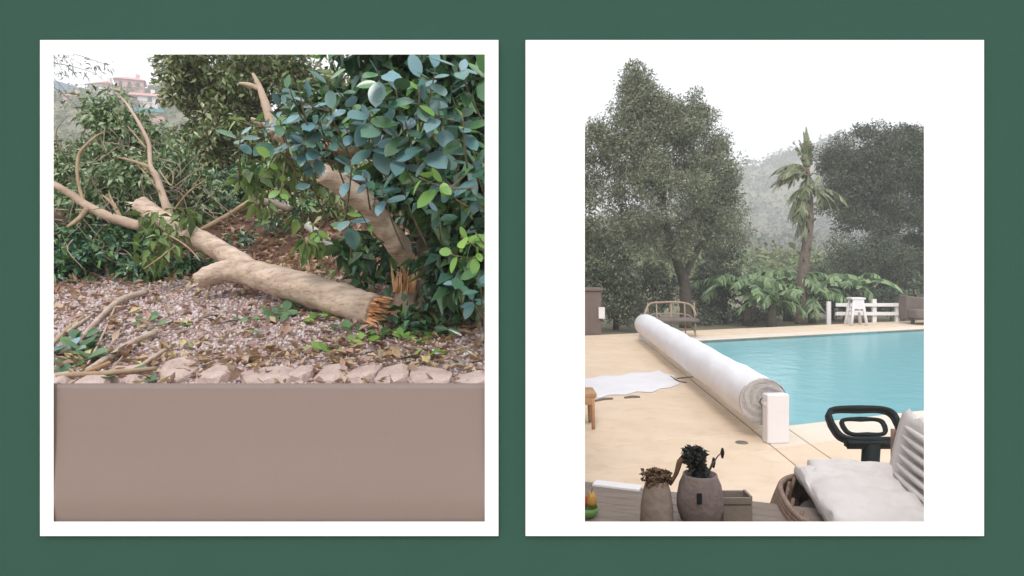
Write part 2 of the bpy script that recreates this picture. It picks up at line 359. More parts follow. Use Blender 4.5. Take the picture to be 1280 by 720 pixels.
def quad_prism(mb, q, z0, z1):
    v = [(x, y, z1) for x, y in q] + [(x, y, z0) for x, y in q]
    mb.add(v, [(0, 1, 2, 3), (7, 6, 5, 4)] + [(i, i + 4, (i + 1) % 4 + 4, (i + 1) % 4) for i in range(4)])
terr = bpy.data.objects.new('terrace', None); link(terr, None, (0, 0, 0)); terr['kind'] = 'structure'
A = [-10.5, -7.6, -4.7, -1.6, 1.95, 2.30, 4.7, 7.5, 10.4, 13]
Cc = [-9.5, -6.5, -3.6, -0.9, 1.9, 5.2, 5.85, 9.3, 12.83, 13.4, 14.62]
bed = MB()
for i in range(len(A) - 1):
    for j in range(len(Cc) - 1):
        if A[i] >= POOL_L - .01 and A[i + 1] <= POOL_R + .01 and Cc[j] >= POOL_N - .01 and Cc[j + 1] <= POOL_F + .01: continue
        g = 0.0045
        q = [skew(A[i] + g, Cc[j] + g), skew(A[i + 1] - g, Cc[j] + g), skew(A[i + 1] - g, Cc[j + 1] - g), skew(A[i] + g, Cc[j + 1] - g)]
        cop = (abs(Cc[j] - 5.2) < .01 and A[i] > 1.9) or (abs(Cc[j] - 12.83) < .01 and A[i] > 1.9)
        mb = MB(); quad_prism(mb, q, -0.045, 0.0 + 0.0015 * ((i * 7 + j * 3) % 3))
        mb.build('coping_slab' if cop else 'paving_slab', 'coping_stone' if cop else 'terrace_stone', terr, origin=(*q[0], 0), bevel=0.006)
        q2 = [skew(A[i], Cc[j]), skew(A[i + 1], Cc[j]), skew(A[i + 1], Cc[j + 1]), skew(A[i], Cc[j + 1])]
        bed.add([(x, y, -0.012) for x, y in q2] + [(x, y, -0.3) for x, y in q2], [(0, 1, 2, 3)] + [(k, k + 4, (k + 1) % 4 + 4, (k + 1) % 4) for k in range(4)])
bed.build('joint_bed', 'joint', terr, origin=(0, 0, 0))
pq = [skew(POOL_L, POOL_N), skew(POOL_R, POOL_N), skew(POOL_R, POOL_F), skew(POOL_L, POOL_F)]
mb = MB(); v = [(x, y, -0.02) for x, y in pq] + [(x, y, -1.5) for x, y in pq]
mb.add(v, [(4, 5, 6, 7)] + [(i, (i + 1) % 4, (i + 1) % 4 + 4, i + 4) for i in range(4)])
pool = mb.build('pool_basin', 'pool_liner', origin=(*pq[0], -1.5)); pool['kind'] = 'structure'
pc = np.mean(np.array(pq), axis=0); pi_ = [tuple(pc + (np.array(p) - pc) * 0.9985) for p in pq]
mb = MB(); mb.add([(x, y, -0.06) for x, y in pi_], [(0, 1, 2, 3)]); w = mb.build('pool_water', 'pool_water', origin=(*pq[0], -0.06)); w['kind'] = 'structure'

# ---------------------------------------------------------------- collage backing, added as a green wall with two bordered openings
D = 1.2
FT = 0.008     # how far the frames stand out
def wx(px, Y=D - 0.008): return (px - HX) / F * Y
def wz(py, Y=D - 0.008): return EYE - (py - HY) / F * Y
FR = [dict(o=(50, 50, 623, 670), i=(67, 68, 606, 652)), dict(o=(657, 50, 1230, 670), i=(731, 68, 1155, 652))]
def wall():
    mb = MB(); X0, X1, Z0, Z1 = -2.4, 2.4, -0.02, 2.2
    def cells(Y, e, flip):
        h = [(wx(r['i'][0]) - e, wx(r['i'][2]) + e) for r in FR]; b = wz(652) - e; t = wz(68) + e
        xs = [X0, h[0][0], h[0][1], h[1][0], h[1][1], X1]; zs = [Z0, b, t, Z1]
        for i in range(5):
            for j in range(3):
                if j == 1 and i in (1, 3): continue
                q = [(xs[i], Y, zs[j]), (xs[i + 1], Y, zs[j]), (xs[i + 1], Y, zs[j + 1]), (xs[i], Y, zs[j + 1])]
                mb.add(q if not flip else q[::-1], [(0, 1, 2, 3)])
        return h, b, t
    h0, b0, t0 = cells(D, 0.010, False); h1, b1, t1 = cells(D + 0.1, 0.14, True)
    for k in (0, 1):
        a = [(h0[k][0], D, b0), (h0[k][1], D, b0), (h0[k][1], D, t0), (h0[k][0], D, t0)]
        c = [(h1[k][0], D + .1, b1), (h1[k][1], D + .1, b1), (h1[k][1], D + .1, t1), (h1[k][0], D + .1, t1)]
        mb.add(a + c, [(i, (i + 1) % 4, (i + 1) % 4 + 4, i + 4) for i in range(4)])
    mb.add([(X0, D, Z0), (X1, D, Z0), (X1, D, Z1), (X0, D, Z1), (X0, D + .1, Z0), (X1, D + .1, Z0), (X1, D + .1, Z1), (X0, D + .1, Z1)], [(0, 4, 5, 1), (1, 5, 6, 2), (2, 6, 7, 3), (3, 7, 4, 0)])
    tag(mb.build('collage_backing', 'backing_green', origin=(0, D, 0)), 'plain dark green collage backing built as a wall with two openings', 'wall')
wall()
def frame(r, label):  # white collage borders, added as solid frames
    t = thing('collage_border', (wx((r['o'][0] + r['o'][2]) / 2), D - 0.001, wz(670)), label, 'frame')
    mb = MB(); rect = lambda b, Y, e: [(wx(b[0]) - e, Y, wz(b[3]) - e), (wx(b[2]) + e, Y, wz(b[3]) - e), (wx(b[2]) + e, Y, wz(b[1]) + e), (wx(b[0]) - e, Y, wz(b[1]) + e)]
    Y0, Y1 = D - FT, D - 0.001
    v = rect(r['o'], Y0, 0) + rect(r['i'], Y0, 0) + rect(r['i'], Y1, 0.008) + rect(r['o'], Y1, 0)
    f = []
    for i in range(4):
        k = (i + 1) % 4
        f += [(i, k, k + 4, i + 4), (i + 4, k + 4, k + 8, i + 8), (i + 8, k + 8, k + 12, i + 12), (i + 12, k + 12, k, i)]
    mb.add(v, f); mb.build('surround', 'border_white', t); return t
fl = frame(FR[0], 'white collage border with taupe padding panel, around the opening onto the fallen tree')
fr = frame(FR[1], 'white collage border with broad side strips around the opening onto the pool')
# collage padding added as a taupe panel at the foot of the opening
mb = MB(); v = []; N = 24; xa, xb = wx(67) - 0.012, wx(606) + 0.012; za, zb = wz(652) - 0.012, wz(480)
for i in range(N + 1):
    t = i / N; z = za + (zb - za) * t
    bow = 0.0066 * math.exp(-((t - 0.20) / (0.13 if t < 0.2 else 0.3)) ** 2)  # bow shaped so the face shows a light band and darker foot
    v += [(xa, D - 0.0012 - bow, z), (xb, D - 0.0012 - bow, z)]
n0 = len(v); v += [(xa, D + 0.03, zb - 0.02), (xb, D + 0.03, zb - 0.02), (xa, D + 0.03, za), (xb, D + 0.03, za)]
f = [(2 * i, 2 * i + 1, 2 * i + 3, 2 * i + 2) for i in range(N)]
f += [(2 * N, 2 * N + 1, n0 + 1, n0), (n0, n0 + 1, n0 + 3, n0 + 2), (n0 + 2, n0 + 3, 1, 0)]
mb.add(v, f, True); o = mb.build('padding_panel', 'padding_taupe', fl); o['label'] = 'smooth taupe padding panel below the garden view'

# ================================================================ LEFT: bank with the fallen tree
def bank():
    xs = np.arange(-9, 1.31, 0.1); ys = list(np.arange(2.3, 6.5, 0.06)) + list(np.arange(6.5, 22, 0.4))
    v = []
    for y in ys:
        for x in xs:
            z = bank_z(x, y)
            edge = -0.05 + 0.35 * ss(5.5, 7.5, y)
            k = (1 - ss(edge, edge + 0.27, x)) * ss(2.25, 2.45, y)
            v.append((x, y, max(-0.1, -0.1 + (z + 0.1) * k)))
    nx = len(xs); f = [(j * nx + i, j * nx + i + 1, (j + 1) * nx + i + 1, (j + 1) * nx + i) for j in range(len(ys) - 1) for i in range(nx - 1)]
    o = MB().add(v, f, True).build('earth_bank', 'earth', origin=(-3, 4, 0)); o['kind'] = 'structure'
bank()
def gz(x, y): return bank_z(x, y)
def og(px, py):           # point of the bank seen at a pixel
    Y = 2.4
    while Y < 6:
        p = P(px, py, Y)
        if p.z <= gz(p.x, p.y): return p
        Y += 0.01
    return P(px, py, 5)

# gravel: small stones, nobody could count them
def gravel():
    ico = bmesh.new(); bmesh.ops.create_icosphere(ico, subdivisions=1, radius=1); ico.verts.ensure_lookup_table()
    bv = np.array([v.co[:] for v in ico.verts]); bf = np.array([[v.index for v in f.verts] for f in ico.faces]); ico.free()
    n = 36000; x = rng.uniform(-4.2, -0.06, n); y = rng.uniform(2.55, 4.75, n)
    s = rng.uniform(0.0035, 0.0105, n)
    keep = rng.random(n) < 1 - 0.55 * np.clip((y - 4.3) / 0.5, 0, 1); x, y, s = x[keep], y[keep], s[keep]; n = len(x)
    z = np.array([gz(a, b) for a, b in zip(x, y)])
    V = bv[None] * (s[:, None, None] * rng.uniform(0.6, 1.35, (n, 1, 3))) * (1 + 0.25 * rng.normal(size=(n, len(bv), 1)))
    V += np.stack([x, y, z + 0.003 + s * 0.45], 1)[:, None]
    Fc = bf[None] + (np.arange(n) * len(bv))[:, None, None]
    tag(mesh_np('gravel', V.reshape(-1, 3), Fc.reshape(-1, 3), 'gravel', origin=(-2, 3.5, 1.2)), 'fine pinkish gravel covering the bank around the fallen log', 'gravel', kind='stuff')
    # bed just under the stones
    xs = np.arange(-4.4, -0.05, 0.06); ys = np.arange(2.5, 4.82, 0.06)
    v = [(a, b, gz(a, b) + 0.004) for b in ys for a in xs]; nx = len(xs)
    f = [(j * nx + i, j * nx + i + 1, (j + 1) * nx + i + 1, (j + 1) * nx + i) for j in range(len(ys) - 1) for i in range(nx - 1)]
    o = MB().add(v, f, True).build('gravel_bed', 'gravel_bed', origin=(-2, 3.5, 1.2)); o['kind'] = 'structure'
gravel()
def litter():
    ps = []
    def zone(n, fn):
        for _ in range(n): ps.append(fn())
    zone(2900, lambda: (random.uniform(-4.0, -0.02), random.uniform(2.6, 4.8)))
    zone(1500, lambda: (random.gauss(-1.28, 0.35), random.gauss(4.65, 0.25)))
    zone(800, lambda: (random.uniform(-3.9, -0.2), random.gauss(4.75, 0.25)))
    zone(350, lambda: (random.uniform(-2.0, -0.1), random.gauss(3.12, 0.08)))
    zone(900, lambda: (random.uniform(-2.4, -0.9), random.uniform(4.85, 5.6)))
    zone(500, lambda: (random.gauss(-0.45, 0.25), random.gauss(3.7, 0.3)))
    zone(500, lambda: (random.uniform(-2.2, 0.0), random.uniform(4.9, 5.6)))
    p = np.array([(x, min(max(y, 2.5), 5.7), 0) for x, y in ps]); p[:, 2] = [gz(a, b) + 0.017 + random.random() * 0.012 for a, b, _ in p]
    n = len(p); d = rand_dirs(n); d[:, 2] *= 0.4; nn = rand_dirs(n) * 0.55; nn[:, 2] += 1
    l = rng.uniform(0.022, 0.074, n); v, f = blades(p, d, nn, l, l * rng.uniform(0.35, 0.6, n), fold=0.35, curl=-0.12)
    tag(mesh_np('leaf_litter', v, f, 'dry_leaf', origin=(-2, 3.7, 1.3)), 'dry brown and tan fallen leaves strewn over the gravel', 'leaf litter', kind='stuff')
litter()

# edging stones along the near side of the gravel
def rock(name, c, r, m, seed, parent=None):
    bm = bmesh.new(); bmesh.ops.create_icosphere(bm, subdivisions=2, radius=1)
    for v in bm.verts:
        q = v.co.copy(); k = 1 + 0.30 * noise.noise(q * 1.1 + Vector((seed * 3.1, 0, 0))) + 0.10 * noise.noise(q * 3 + Vector((seed, 5, 0)))
        q = Vector((math.copysign(abs(q.x) ** 0.75, q.x), math.copysign(abs(q.y) ** 0.75, q.y), math.copysign(abs(q.z) ** 0.8, q.z)))
        v.co = Vector((q.x * r[0], q.y * r[1], min(q.z, 0.72) * r[2])) * k
    bmesh.ops.rotate(bm, verts=bm.verts, cent=(0, 0, 0), matrix=Matrix.Rotation(seed * 1.7 % 0.7 - 0.35, 3, 'Z') @ Matrix.Rotation(R(11), 3, 'X'))
    me = bpy.data.meshes.new(name); bm.to_mesh(me); bm.free(); me.materials.append(MATS[m])
    o = bpy.data.objects.new(name, me); link(o, parent, c); return o
se = thing('stone_edging', og(380, 470), 'row of rough pinkish stones edging the gravel', 'stone edging')
for k, (px, py, w_, h_) in enumerate([(160, 470, 52, 22), (226, 466, 44, 34), (273, 470, 40, 26), (338, 474, 68, 30), (378, 470, 26, 20), (414, 473, 42, 26), (457, 470, 34, 28), (492, 473, 40, 28), (538, 474, 54, 30), (590, 478, 40, 22), (118, 482, 44, 20), (70, 480, 40, 22)]):
    p = og(px, py + 2); rock('stone', (p.x, p.y, p.z + 0.0), (w_ / 2 / F * p.y, h_ / 2 / F * p.y * 2.3, 0.052), 'stone', k + 1, se)
p = og(566, 457); o = rock('stone', (p.x, p.y, p.z), (0.062, 0.05, 0.032), 'grey_stone', 31); tag(o, 'grey stone lying on the gravel just behind the edging', 'stone')
p = og(582, 444); o = rock('stone', (p.x, p.y, p.z), (0.034, 0.028, 0.022), 'cover_white', 35); tag(o, 'small whitish stone on the gravel below the curved root', 'stone')
p = og(484, 350); o = rock('stone', (p.x, p.y, p.z + .03), (0.055, 0.05, 0.06), 'grey_stone', 40); tag(o, 'rounded brown-grey stone beside the splintered stump', 'stone')

# splintered wood for broken ends
def splinters(mb, c, axis, r, n, length, seed):
    rd = random.Random(seed); axis = Vector(axis).normalized(); u = axis.orthogonal().normalized(); w = axis.cross(u)
    for k in range(n):
        a = rd.uniform(0, 2 * math.pi); q = math.sqrt(rd.random()) * r * 0.92
        b = Vector(c) + (u * math.cos(a) + w * math.sin(a)) * q - axis * r * 0.25
        L = length * (0.18 + 0.9 * rd.random() ** 2.2) + r * .25; s = r * rd.uniform(0.06, 0.2)
        d = (axis + (u * rd.uniform(-1, 1) + w * rd.uniform(-1, 1)) * 0.22).normalized()
        e1 = d.orthogonal().normalized(); e1.rotate(Quaternion(d, rd.uniform(0, 6.3))); e2 = d.cross(e1)
        base = [b + e1 * s, b + e2 * s * 0.5, b - e1 * s, b - e2 * s * 0.5]; mid = [x + d * L * 0.6 - (x - b) * 0.35 for x in base]
        tip = b + d * L
        mb.add([tuple(x) for x in base + mid + [tip]], [(0, 1, 5, 4), (1, 2, 6, 5), (2, 3, 7, 6), (3, 0, 4, 7), (4, 5, 8), (5, 6, 8), (6, 7, 8), (7, 4, 8)])
    return mb

# ---- the fallen tree
ft = thing('fallen_tree', og(400, 395), 'fallen tree with pale broken trunk lying across the gravel', 'tree')
log_pts = [P(470, 389, 3.60), P(430, 377, 3.68), P(385, 362, 3.80), P(340, 349, 3.93), P(306, 340, 4.02), P(282, 339, 4.02), P(262, 344, 3.98), P(245, 352, 3.94)]
log_r = [0.084, 0.086, 0.084, 0.080, 0.072, 0.062, 0.054, 0.040]
MB().tube(log_pts, log_r, 30, wob=0.12, sub=9, seed=1).build('trunk', 'log_bark', ft)
ax = (log_pts[0] - log_pts[1]).normalized()
mb = MB(); mb.tube([log_pts[0] - ax * .02, log_pts[0] + ax * .004], [.079, .070], 24, wob=.2); splinters(mb, log_pts[0] + ax * .008, ax, 0.080, 150, 0.10, 3)
splinters(mb, log_pts[0] + ax * .008 + Vector((0, 0, .03)), ax + Vector((.2, 0, .5)), 0.05, 20, 0.09, 4)
o = mb.build('splintered_end', 'fresh_wood', ft); o['label'] = 'torn orange splintered end of the trunk'
ax3 = (log_pts[-1] - log_pts[-2]).normalized()
mb = MB(); splinters(mb, log_pts[-1] - ax3 * 0.01, ax3, 0.036, 26, 0.065, 8); mb.build('broken_tip', 'pale_wood', ft)
fork = [P(330, 346, 3.97), P(300, 328, 4.1), P(266, 308, 4.27), P(230, 289, 4.42), P(200, 272, 4.52), P(176, 257, 4.6)]
MB().tube(fork, [0.050, 0.058, 0.058, 0.057, 0.056, 0.058], 24, wob=0.14, sub=8, seed=2).build('fork_limb', 'log_bark', ft)
ax2 = (fork[-1] - fork[-2]).normalized()
mb = MB(); mb.tube([fork[-1] - ax2 * 0.005, fork[-1] + ax2 * 0.010], [0.054, 0.048], 16, wob=.2); splinters(mb, fork[-1], (ax2 + Vector((0, 0, -0.5))), 0.05, 14, 0.12, 5)
o = mb.build('cut_end', 'pale_wood', ft); o['label'] = 'pale split upper end of the forked limb'
limbs = [([(214, 276, 4.5), (204, 246, 4.55), (196, 222, 4.6), (188, 206, 4.62), (186, 180, 4.66), (176, 158, 4.7), (160, 132, 4.75), (150, 120, 4.8)], [.034, .028, .024, .017, .015, .013, .009, .005]),
         ([(190, 210, 4.62), (168, 202, 4.6), (146, 196, 4.6)], [.016, .011, .006]),
         ([(176, 283, 4.5), (140, 272, 4.5), (110, 258, 4.5), (84, 240, 4.5), (58, 226, 4.5)], [.040, .036, .032, .027, .022]),
         ([(104, 252, 4.5), (97, 222, 4.52), (99, 192, 4.55), (118, 172, 4.6), (128, 166, 4.62)], [.013, .012, .011, .009, .005]),
         ([(110, 260, 4.48), (98, 274, 4.44), (84, 284, 4.42)], [.020, .017, .012]),
         ([(218, 262, 4.5), (236, 240, 4.45), (258, 224, 4.4)], [.008, .007, .004]),
         ([(150, 272, 4.55), (142, 256, 4.6), (128, 244, 4.62)], [.020, .014, .006]),
         ([(146, 262, 4.57), (138, 246, 4.6), (136, 238, 4.6)], [.010, .007, .004]),
         ([(200, 214, 4.6), (214, 232, 4.55), (216, 216, 4.55), (206, 208, 4.56)], [.006, .005, .005, .003]),
         ([(183, 186, 4.65), (170, 170, 4.66), (160, 158, 4.7)], [.008, .006, .003]),
         ([(247, 290, 4.9), (290, 266, 4.9), (322, 246, 4.85), (346, 236, 4.8)], [.022, .021, .018, .012]),
         ([(205, 292, 4.2), (222, 300, 4.1), (238, 312, 4.05), (250, 326, 4.0)], [.007, .006, .005, .003]),
         ([(218, 308, 4.1), (200, 322, 4.0), (180, 336, 3.95)], [.006, .005, .003]),
         ([(264, 352, 4.0), (260, 368, 3.97), (252, 380, 3.95)], [.004, .004, .002]),
         ([(200, 240, 4.52), (184, 220, 4.5), (172, 206, 4.5)], [.006, .005, .003])]
for pts, rr in limbs:
    MB().tube([P(*q) for q in pts], [a * .84 for a in rr], 8, wob=0.3, sub=5, seed=len(pts)).build('branch', 'thin_bark' if rr[0] < .03 else 'bark', ft)
# limp foliage still on the fallen crown
def CL(px, py, Y, rx, rz, n, ry=None): return (P(px, py, Y), (rx / F * Y, (ry or rx) / F * Y, rz / F * Y), n)
big = [CL(135, 140, 5.2, 28, 24, 34), CL(165, 175, 5.3, 34, 40, 46), CL(125, 195, 5.2, 36, 34, 50), CL(80, 225, 5.1, 26, 24, 36), CL(150, 230, 5.0, 44, 30, 46), CL(215, 215, 5.3, 36, 40, 44), CL(100, 255, 4.9, 34, 26, 34), CL(250, 250, 5.4, 34, 36, 34), CL(175, 210, 4.95, 30, 30, 26), CL(20, 230, 5.2, 40, 36, 40), CL(-60, 220, 5.2, 60, 50, 40)]
v, f = clump_leaves(scatter_clumps(big, 1, 0.075, 34), 0.05, 0.42, up=0.5, droop=0.45)
o = mesh_np('foliage', v, f, 'dull_leaf', ft, kind='stuff')
big = [CL(195, 275, 4.3, 14, 14, 5), CL(235, 268, 4.3, 14, 10, 4), CL(205, 300, 4.1, 22, 14, 6), CL(190, 318, 4.05, 14, 12, 4)]
v, f = clump_leaves(scatter_clumps(big, 1, 0.05, 7), 0.085, 0.4, up=0.5, droop=0.7)
mesh_np('hanging_foliage', v, f, 'hang_leaf', ft, kind='stuff')

# dark leaf heap under the fallen crown
big = [CL(90, 305, 4.75, 40, 26, 40, 40), CL(140, 318, 4.6, 44, 20, 36, 40), CL(80, 335, 4.5, 26, 12, 20, 30), CL(185, 335, 4.45, 34, 10, 14, 30), CL(235, 330, 4.5, 24, 10, 8, 24), CL(20, 320, 4.6, 50, 30, 30), CL(150, 288, 4.95, 60, 20, 30)]
v, f = clump_leaves(scatter_clumps(big, 1, 0.065, 30), 0.058, 0.5, up=0.8, droop=0.1)
v[:, 2] = np.maximum(v[:, 2], np.array([gz(a, b) + 0.006 for a, b in v[:, :2]]))
tag(mesh_np('leaf_heap', v, f, 'ficus_mass', origin=og(120, 345)), 'low heap of dark green torn leaves under the fallen crown', 'foliage', kind='stuff')

# ---- standing broken ficus on the right
bt = thing('broken_tree', og(520, 388), 'standing tree with snapped stem and large green leaves with painted blue sky sheen', 'tree')
stem = [P(404, 217, 3.45), P(430, 234, 3.5), P(458, 254, 3.56), P(478, 280, 3.64), P(497, 306, 3.70), P(509, 328, 3.74)]
MB().tube(stem, [.046, .050, .052, .058, .064, .034], 20, wob=0.16, sub=6, seed=9).build('snapped_stem', 'log_bark', bt)
mb = MB(); splinters(mb, stem[-1] + Vector((0, 0, 0.03)), (stem[-1] - stem[-2]) + Vector((0, 0, -0.08)), 0.04, 34, 0.12, 12)
o = mb.build('torn_stem_end', 'fresh_wood', bt); o['label'] = 'bright orange splinters hanging from the snapped stem'
mb = MB(); splinters(mb, P(506, 362, 3.76), (0.05, 0, 1), 0.058, 60, 0.17, 13); o = mb.build('torn_stump_end', 'fresh_wood', bt); o['label'] = 'bright orange splinters standing up from the stump'
mb = MB(); splinters(mb, stem[0], (stem[0] - stem[1]), 0.045, 20, 0.07, 19); mb.build('broken_tip', 'pale_wood', bt)
MB().tube([P(506, 400, 3.78), P(506, 380, 3.78), P(507, 362, 3.77)], [.085, .066, .05], 14, wob=0.3, sub=4, seed=4).build('stump', 'bark', bt)
for pts, rr in [([(545, 400, 3.85), (541, 370, 3.88), (536, 345, 3.92), (530, 300, 3.98), (520, 255, 4.05), (512, 215, 4.1)], [.06, .05, .045, .05, .055, .05]),
                ([(562, 395, 3.95), (556, 360, 3.97), (556, 320, 4.0), (560, 270, 4.05), (566, 210, 4.1), (560, 150, 4.1)], [.06, .055, .05, .05, .045, .04]),
                ([(585, 395, 4.05), (590, 340, 4.1), (596, 280, 4.12), (606, 200, 4.15), (610, 120, 4.2)], [.06, .05, .05, .045, .04]),
                ([(527, 392, 3.78), (528, 372, 3.8), (524, 352, 3.84)], [.035, .03, .026])]:
    MB().tube([P(*q) for q in pts], rr, 12, wob=0.25, sub=5, seed=len(pts) + 3).build('trunk', 'grey_bark', bt)
for pts, rr in [([(585, 394, 3.8), (596, 404, 3.62), (594, 420, 3.48), (578, 432, 3.42), (556, 434, 3.42)], [.016, .022, .025, .022, .010]),
                ([(560, 392, 3.85), (590, 396, 3.75), (612, 410, 3.7)], [.02, .017, .012]),
                ([(540, 398, 3.8), (545, 416, 3.6), (535, 432, 3.5)], [.014, .011, .006])]:
    MB().tube([P(*q) for q in pts], rr, 10, wob=0.2, sub=6, seed=2).build('root', 'thin_bark', bt)
# pale limbs behind the leaves
br1 = MB().tube([P(345, 166, 3.9), P(338, 150, 3.95), P(331, 128, 4.0), P(324, 108, 4.05), P(316, 92, 4.1)], [.030, .028, .022, .016, .008], 10, wob=.15, sub=5).build('limb', 'bark', bt)
MB().tube([P(326, 112, 4.04), P(312, 106, 4.05), P(299, 104, 4.06)], [.014, .013, .007], 8, wob=.15, sub=4).build('limb', 'bark', bt)
MB().tube([P(342, 162, 3.92), P(326, 154, 3.9), P(314, 148, 3.9)], [.018, .014, .008], 8, wob=.15, sub=4).build('limb', 'bark', bt)
MB().tube([P(520, 205, 3.9), P(470, 194, 3.7), P(432, 188, 3.6), P(405, 182, 3.55)], [.034, .028, .024, .016], 10, wob=.2, sub=5).build('limb', 'thin_bark', bt)
MB().tube([P(420, 225, 4.0), P(380, 190, 3.95), P(345, 166, 3.9)], [.04, .034, .030], 10, wob=.2, sub=5).build('limb', 'bark', bt)
MB().tube([P(520, 260, 4.0), P(470, 240, 4.0), P(420, 225, 4.0)], [.05, .045, .04], 10, wob=.2, sub=5).build('limb', 'grey_bark', bt)

# leaf meshes shared by every large leaf
def leaf_mesh(name, m, w, droop, fold):
    v = []; f = []; n = 6
    for i in range(n + 1):
        t = i / n; x = 0.10 + 0.90 * t; hw = w * 0.5 * (math.sin(math.pi * t ** 0.95)) ** 0.62 if 0 < t < 1 else 0.004
        z = -droop * t * t
        v += [(x, hw, z + fold * hw), (x, 0, z), (x, -hw, z + fold * hw)]
    for i in range(n): b = 3 * i; f += [(b, b + 3, b + 4, b + 1), (b + 1, b + 4, b + 5, b + 2)]
    k = len(v); v += [(0, .008, 0), (0, -.008, 0), (.12, .008, 0.002), (.12, -.008, 0.002)]; f.append((k, k + 2, k + 3, k + 1))
    me = bpy.data.meshes.new(name); me.from_pydata(v, [], f); me.update(); me.materials.append(MATS[m])
    me.polygons.foreach_set('use_smooth', [True] * len(f)); return me
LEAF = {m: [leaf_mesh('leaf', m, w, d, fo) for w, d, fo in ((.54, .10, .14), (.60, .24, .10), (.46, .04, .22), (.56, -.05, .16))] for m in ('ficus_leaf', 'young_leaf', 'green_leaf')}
def put_leaf(parent, pos, d, up, size, m='ficus_leaf'):
    d = Vector(d).normalized(); up = Vector(up); s = up.cross(d)
    if s.length < 1e-3: s = Vector((1, 0, 0)).cross(d)
    s.normalize(); u = d.cross(s)
    Mx = Matrix((d, s, u)).transposed().to_4x4()
    o = bpy.data.objects.new('leaf', random.choice(LEAF[m])); C.objects.link(o); o.parent = parent
    o.rotation_euler = Mx.to_euler(); o.scale = (size, size * random.uniform(0.85, 1.15), size); o.location = Vector(pos) - WORLD[parent.name]
    return o
NLEAF = 0
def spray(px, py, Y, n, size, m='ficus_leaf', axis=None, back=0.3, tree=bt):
    """a twig with a whorl of leaves at its end"""
    global NLEAF
    tip = P(px, py, Y); axis = Vector(axis or (random.uniform(-.5, .3), random.uniform(-.9, -.3), random.uniform(0.0, .8))).normalized()
    root = tip - axis * back + Vector((0.06, 0.05, -0.06)) * back
    mid = (tip + root) / 2 + Vector((0, 0, -0.02))
    tw = MB().tube([root, mid, tip], [.0045, .004, .0025], 6, sub=3).build('twig', 'twig_bark', tree)
    a0 = random.uniform(0, 6.28); u = axis.orthogonal().normalized(); w_ = axis.cross(u)
    for k in range(n):
        a = a0 + k * 2.4; sp = 0.45 + 0.75 * (k / max(1, n - 1))
        rad = (u * math.cos(a) + w_ * math.sin(a))
        d = axis * (1.15 - sp) + rad * (0.5 + 0.6 * sp) + Vector((0, 0, -0.10 - 0.25 * random.random()))
        base = tip - axis * (0.015 + 0.10 * k / n * random.uniform(.6, 1.2))
        upv = axis * 0.6 + Vector((0, -0.15, 0.75)) + Vector((random.uniform(-.7, .7), random.uniform(-.6, .6), random.uniform(-.2, .3)))
        put_leaf(tw, base, d, upv, size * random.uniform(0.55, 1.12), m); NLEAF += 1
SPR = [(362, 112, 2.95, 6, .085), (372, 140, 3.0, 7, .09), (350, 150, 3.05, 5, .08), (345, 132, 3.05, 3, .08), (411, 96, 2.9, 3, .10), (420, 112, 2.95, 4, .09), (474, 90, 2.8, 6, .12), (494, 108, 2.8, 6, .12),
       (525, 96, 2.85, 6, .12), (545, 84, 2.75, 6, .12), (572, 80, 2.7, 7, .125), (598, 92, 2.7, 6, .13), (520, 125, 2.8, 5, .12), (548, 135, 2.8, 6, .12), (584, 156, 2.75, 7, .115), (566, 122, 2.75, 4, .11),
       (462, 142, 2.9, 6, .12), (482, 152, 2.9, 7, .12), (506, 150, 2.85, 6, .13), (440, 130, 2.95, 5, .11), (430, 158, 3.0, 6, .10), (400, 150, 3.05, 6, .095), (382, 168, 3.05, 7, .095), (362, 180, 3.1, 5, .09),
       (396, 188, 3.1, 6, .09), (470, 182, 2.95, 6, .12), (494, 190, 2.9, 6, .13), (524, 178, 2.85, 7, .13), (552, 186, 2.85, 6, .13), (590, 200, 2.8, 6, .12), (458, 222, 2.95, 5, .10), (476, 232, 2.9, 6, .11),
       (500, 226, 2.95, 5, .11), (552, 226, 2.9, 5, .11), (440, 206, 3.0, 4, .10), (386, 222, 3.15, 4, .08), (436, 272, 3.1, 4, .10), (548, 262, 3.0, 5, .11), (596, 246, 2.9, 5, .12),
       (574, 345, 3.1, 5, .105), (600, 350, 3.0, 5, .105), (590, 375, 3.1, 4, .10), (345, 108, 3.05, 5, .08), (385, 120, 3.0, 5, .08), (408, 128, 3.0, 5, .09), (355, 165, 3.1, 5, .085), (412, 172, 3.05, 5, .09), (300, 166, 3.4, 4, .11), (326, 172, 3.35, 4, .11), (324, 150, 3.3, 2, .09)]
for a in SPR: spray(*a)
YNG = [(524, 222, 2.7, 4, .10, (-1, -.4, .1)), (545, 236, 2.7, 3, .10, (-.3, -.6, -.3)), (576, 296, 2.7, 5, .085, (-.6, -.5, .2)), (562, 318, 2.7, 5, .10, (-1, -.3, -.1)), (592, 322, 2.7, 5, .09, (-.5, -.6, -.2)), (594, 290, 2.75, 4, .08, (-.5, -.5, .5)),
       (292, 149, 3.3, 3, .11, (-1, -.2, .05)), (372, 100, 2.93, 2, .06, (0, -.5, .8)), (578, 142, 2.7, 3, .06, (0, -.4, .8)), (394, 300, 3.2, 4, .075, (0, -.3, -.5)), (330, 215, 3.3, 4, .09, (-.2, -.4, -.7)), (350, 245, 3.3, 4, .09, (.1, -.4, -.8)), (452, 268, 3.1, 2, .07, (-.2, -.6, .4)), (524, 108, 2.78, 2, .09, (.1, -.4, .8))]
for px, py, Y, n, s, a in YNG: spray(px, py, Y, n, s, 'young_leaf', a, back=0.2)
print('single leaves', NLEAF)
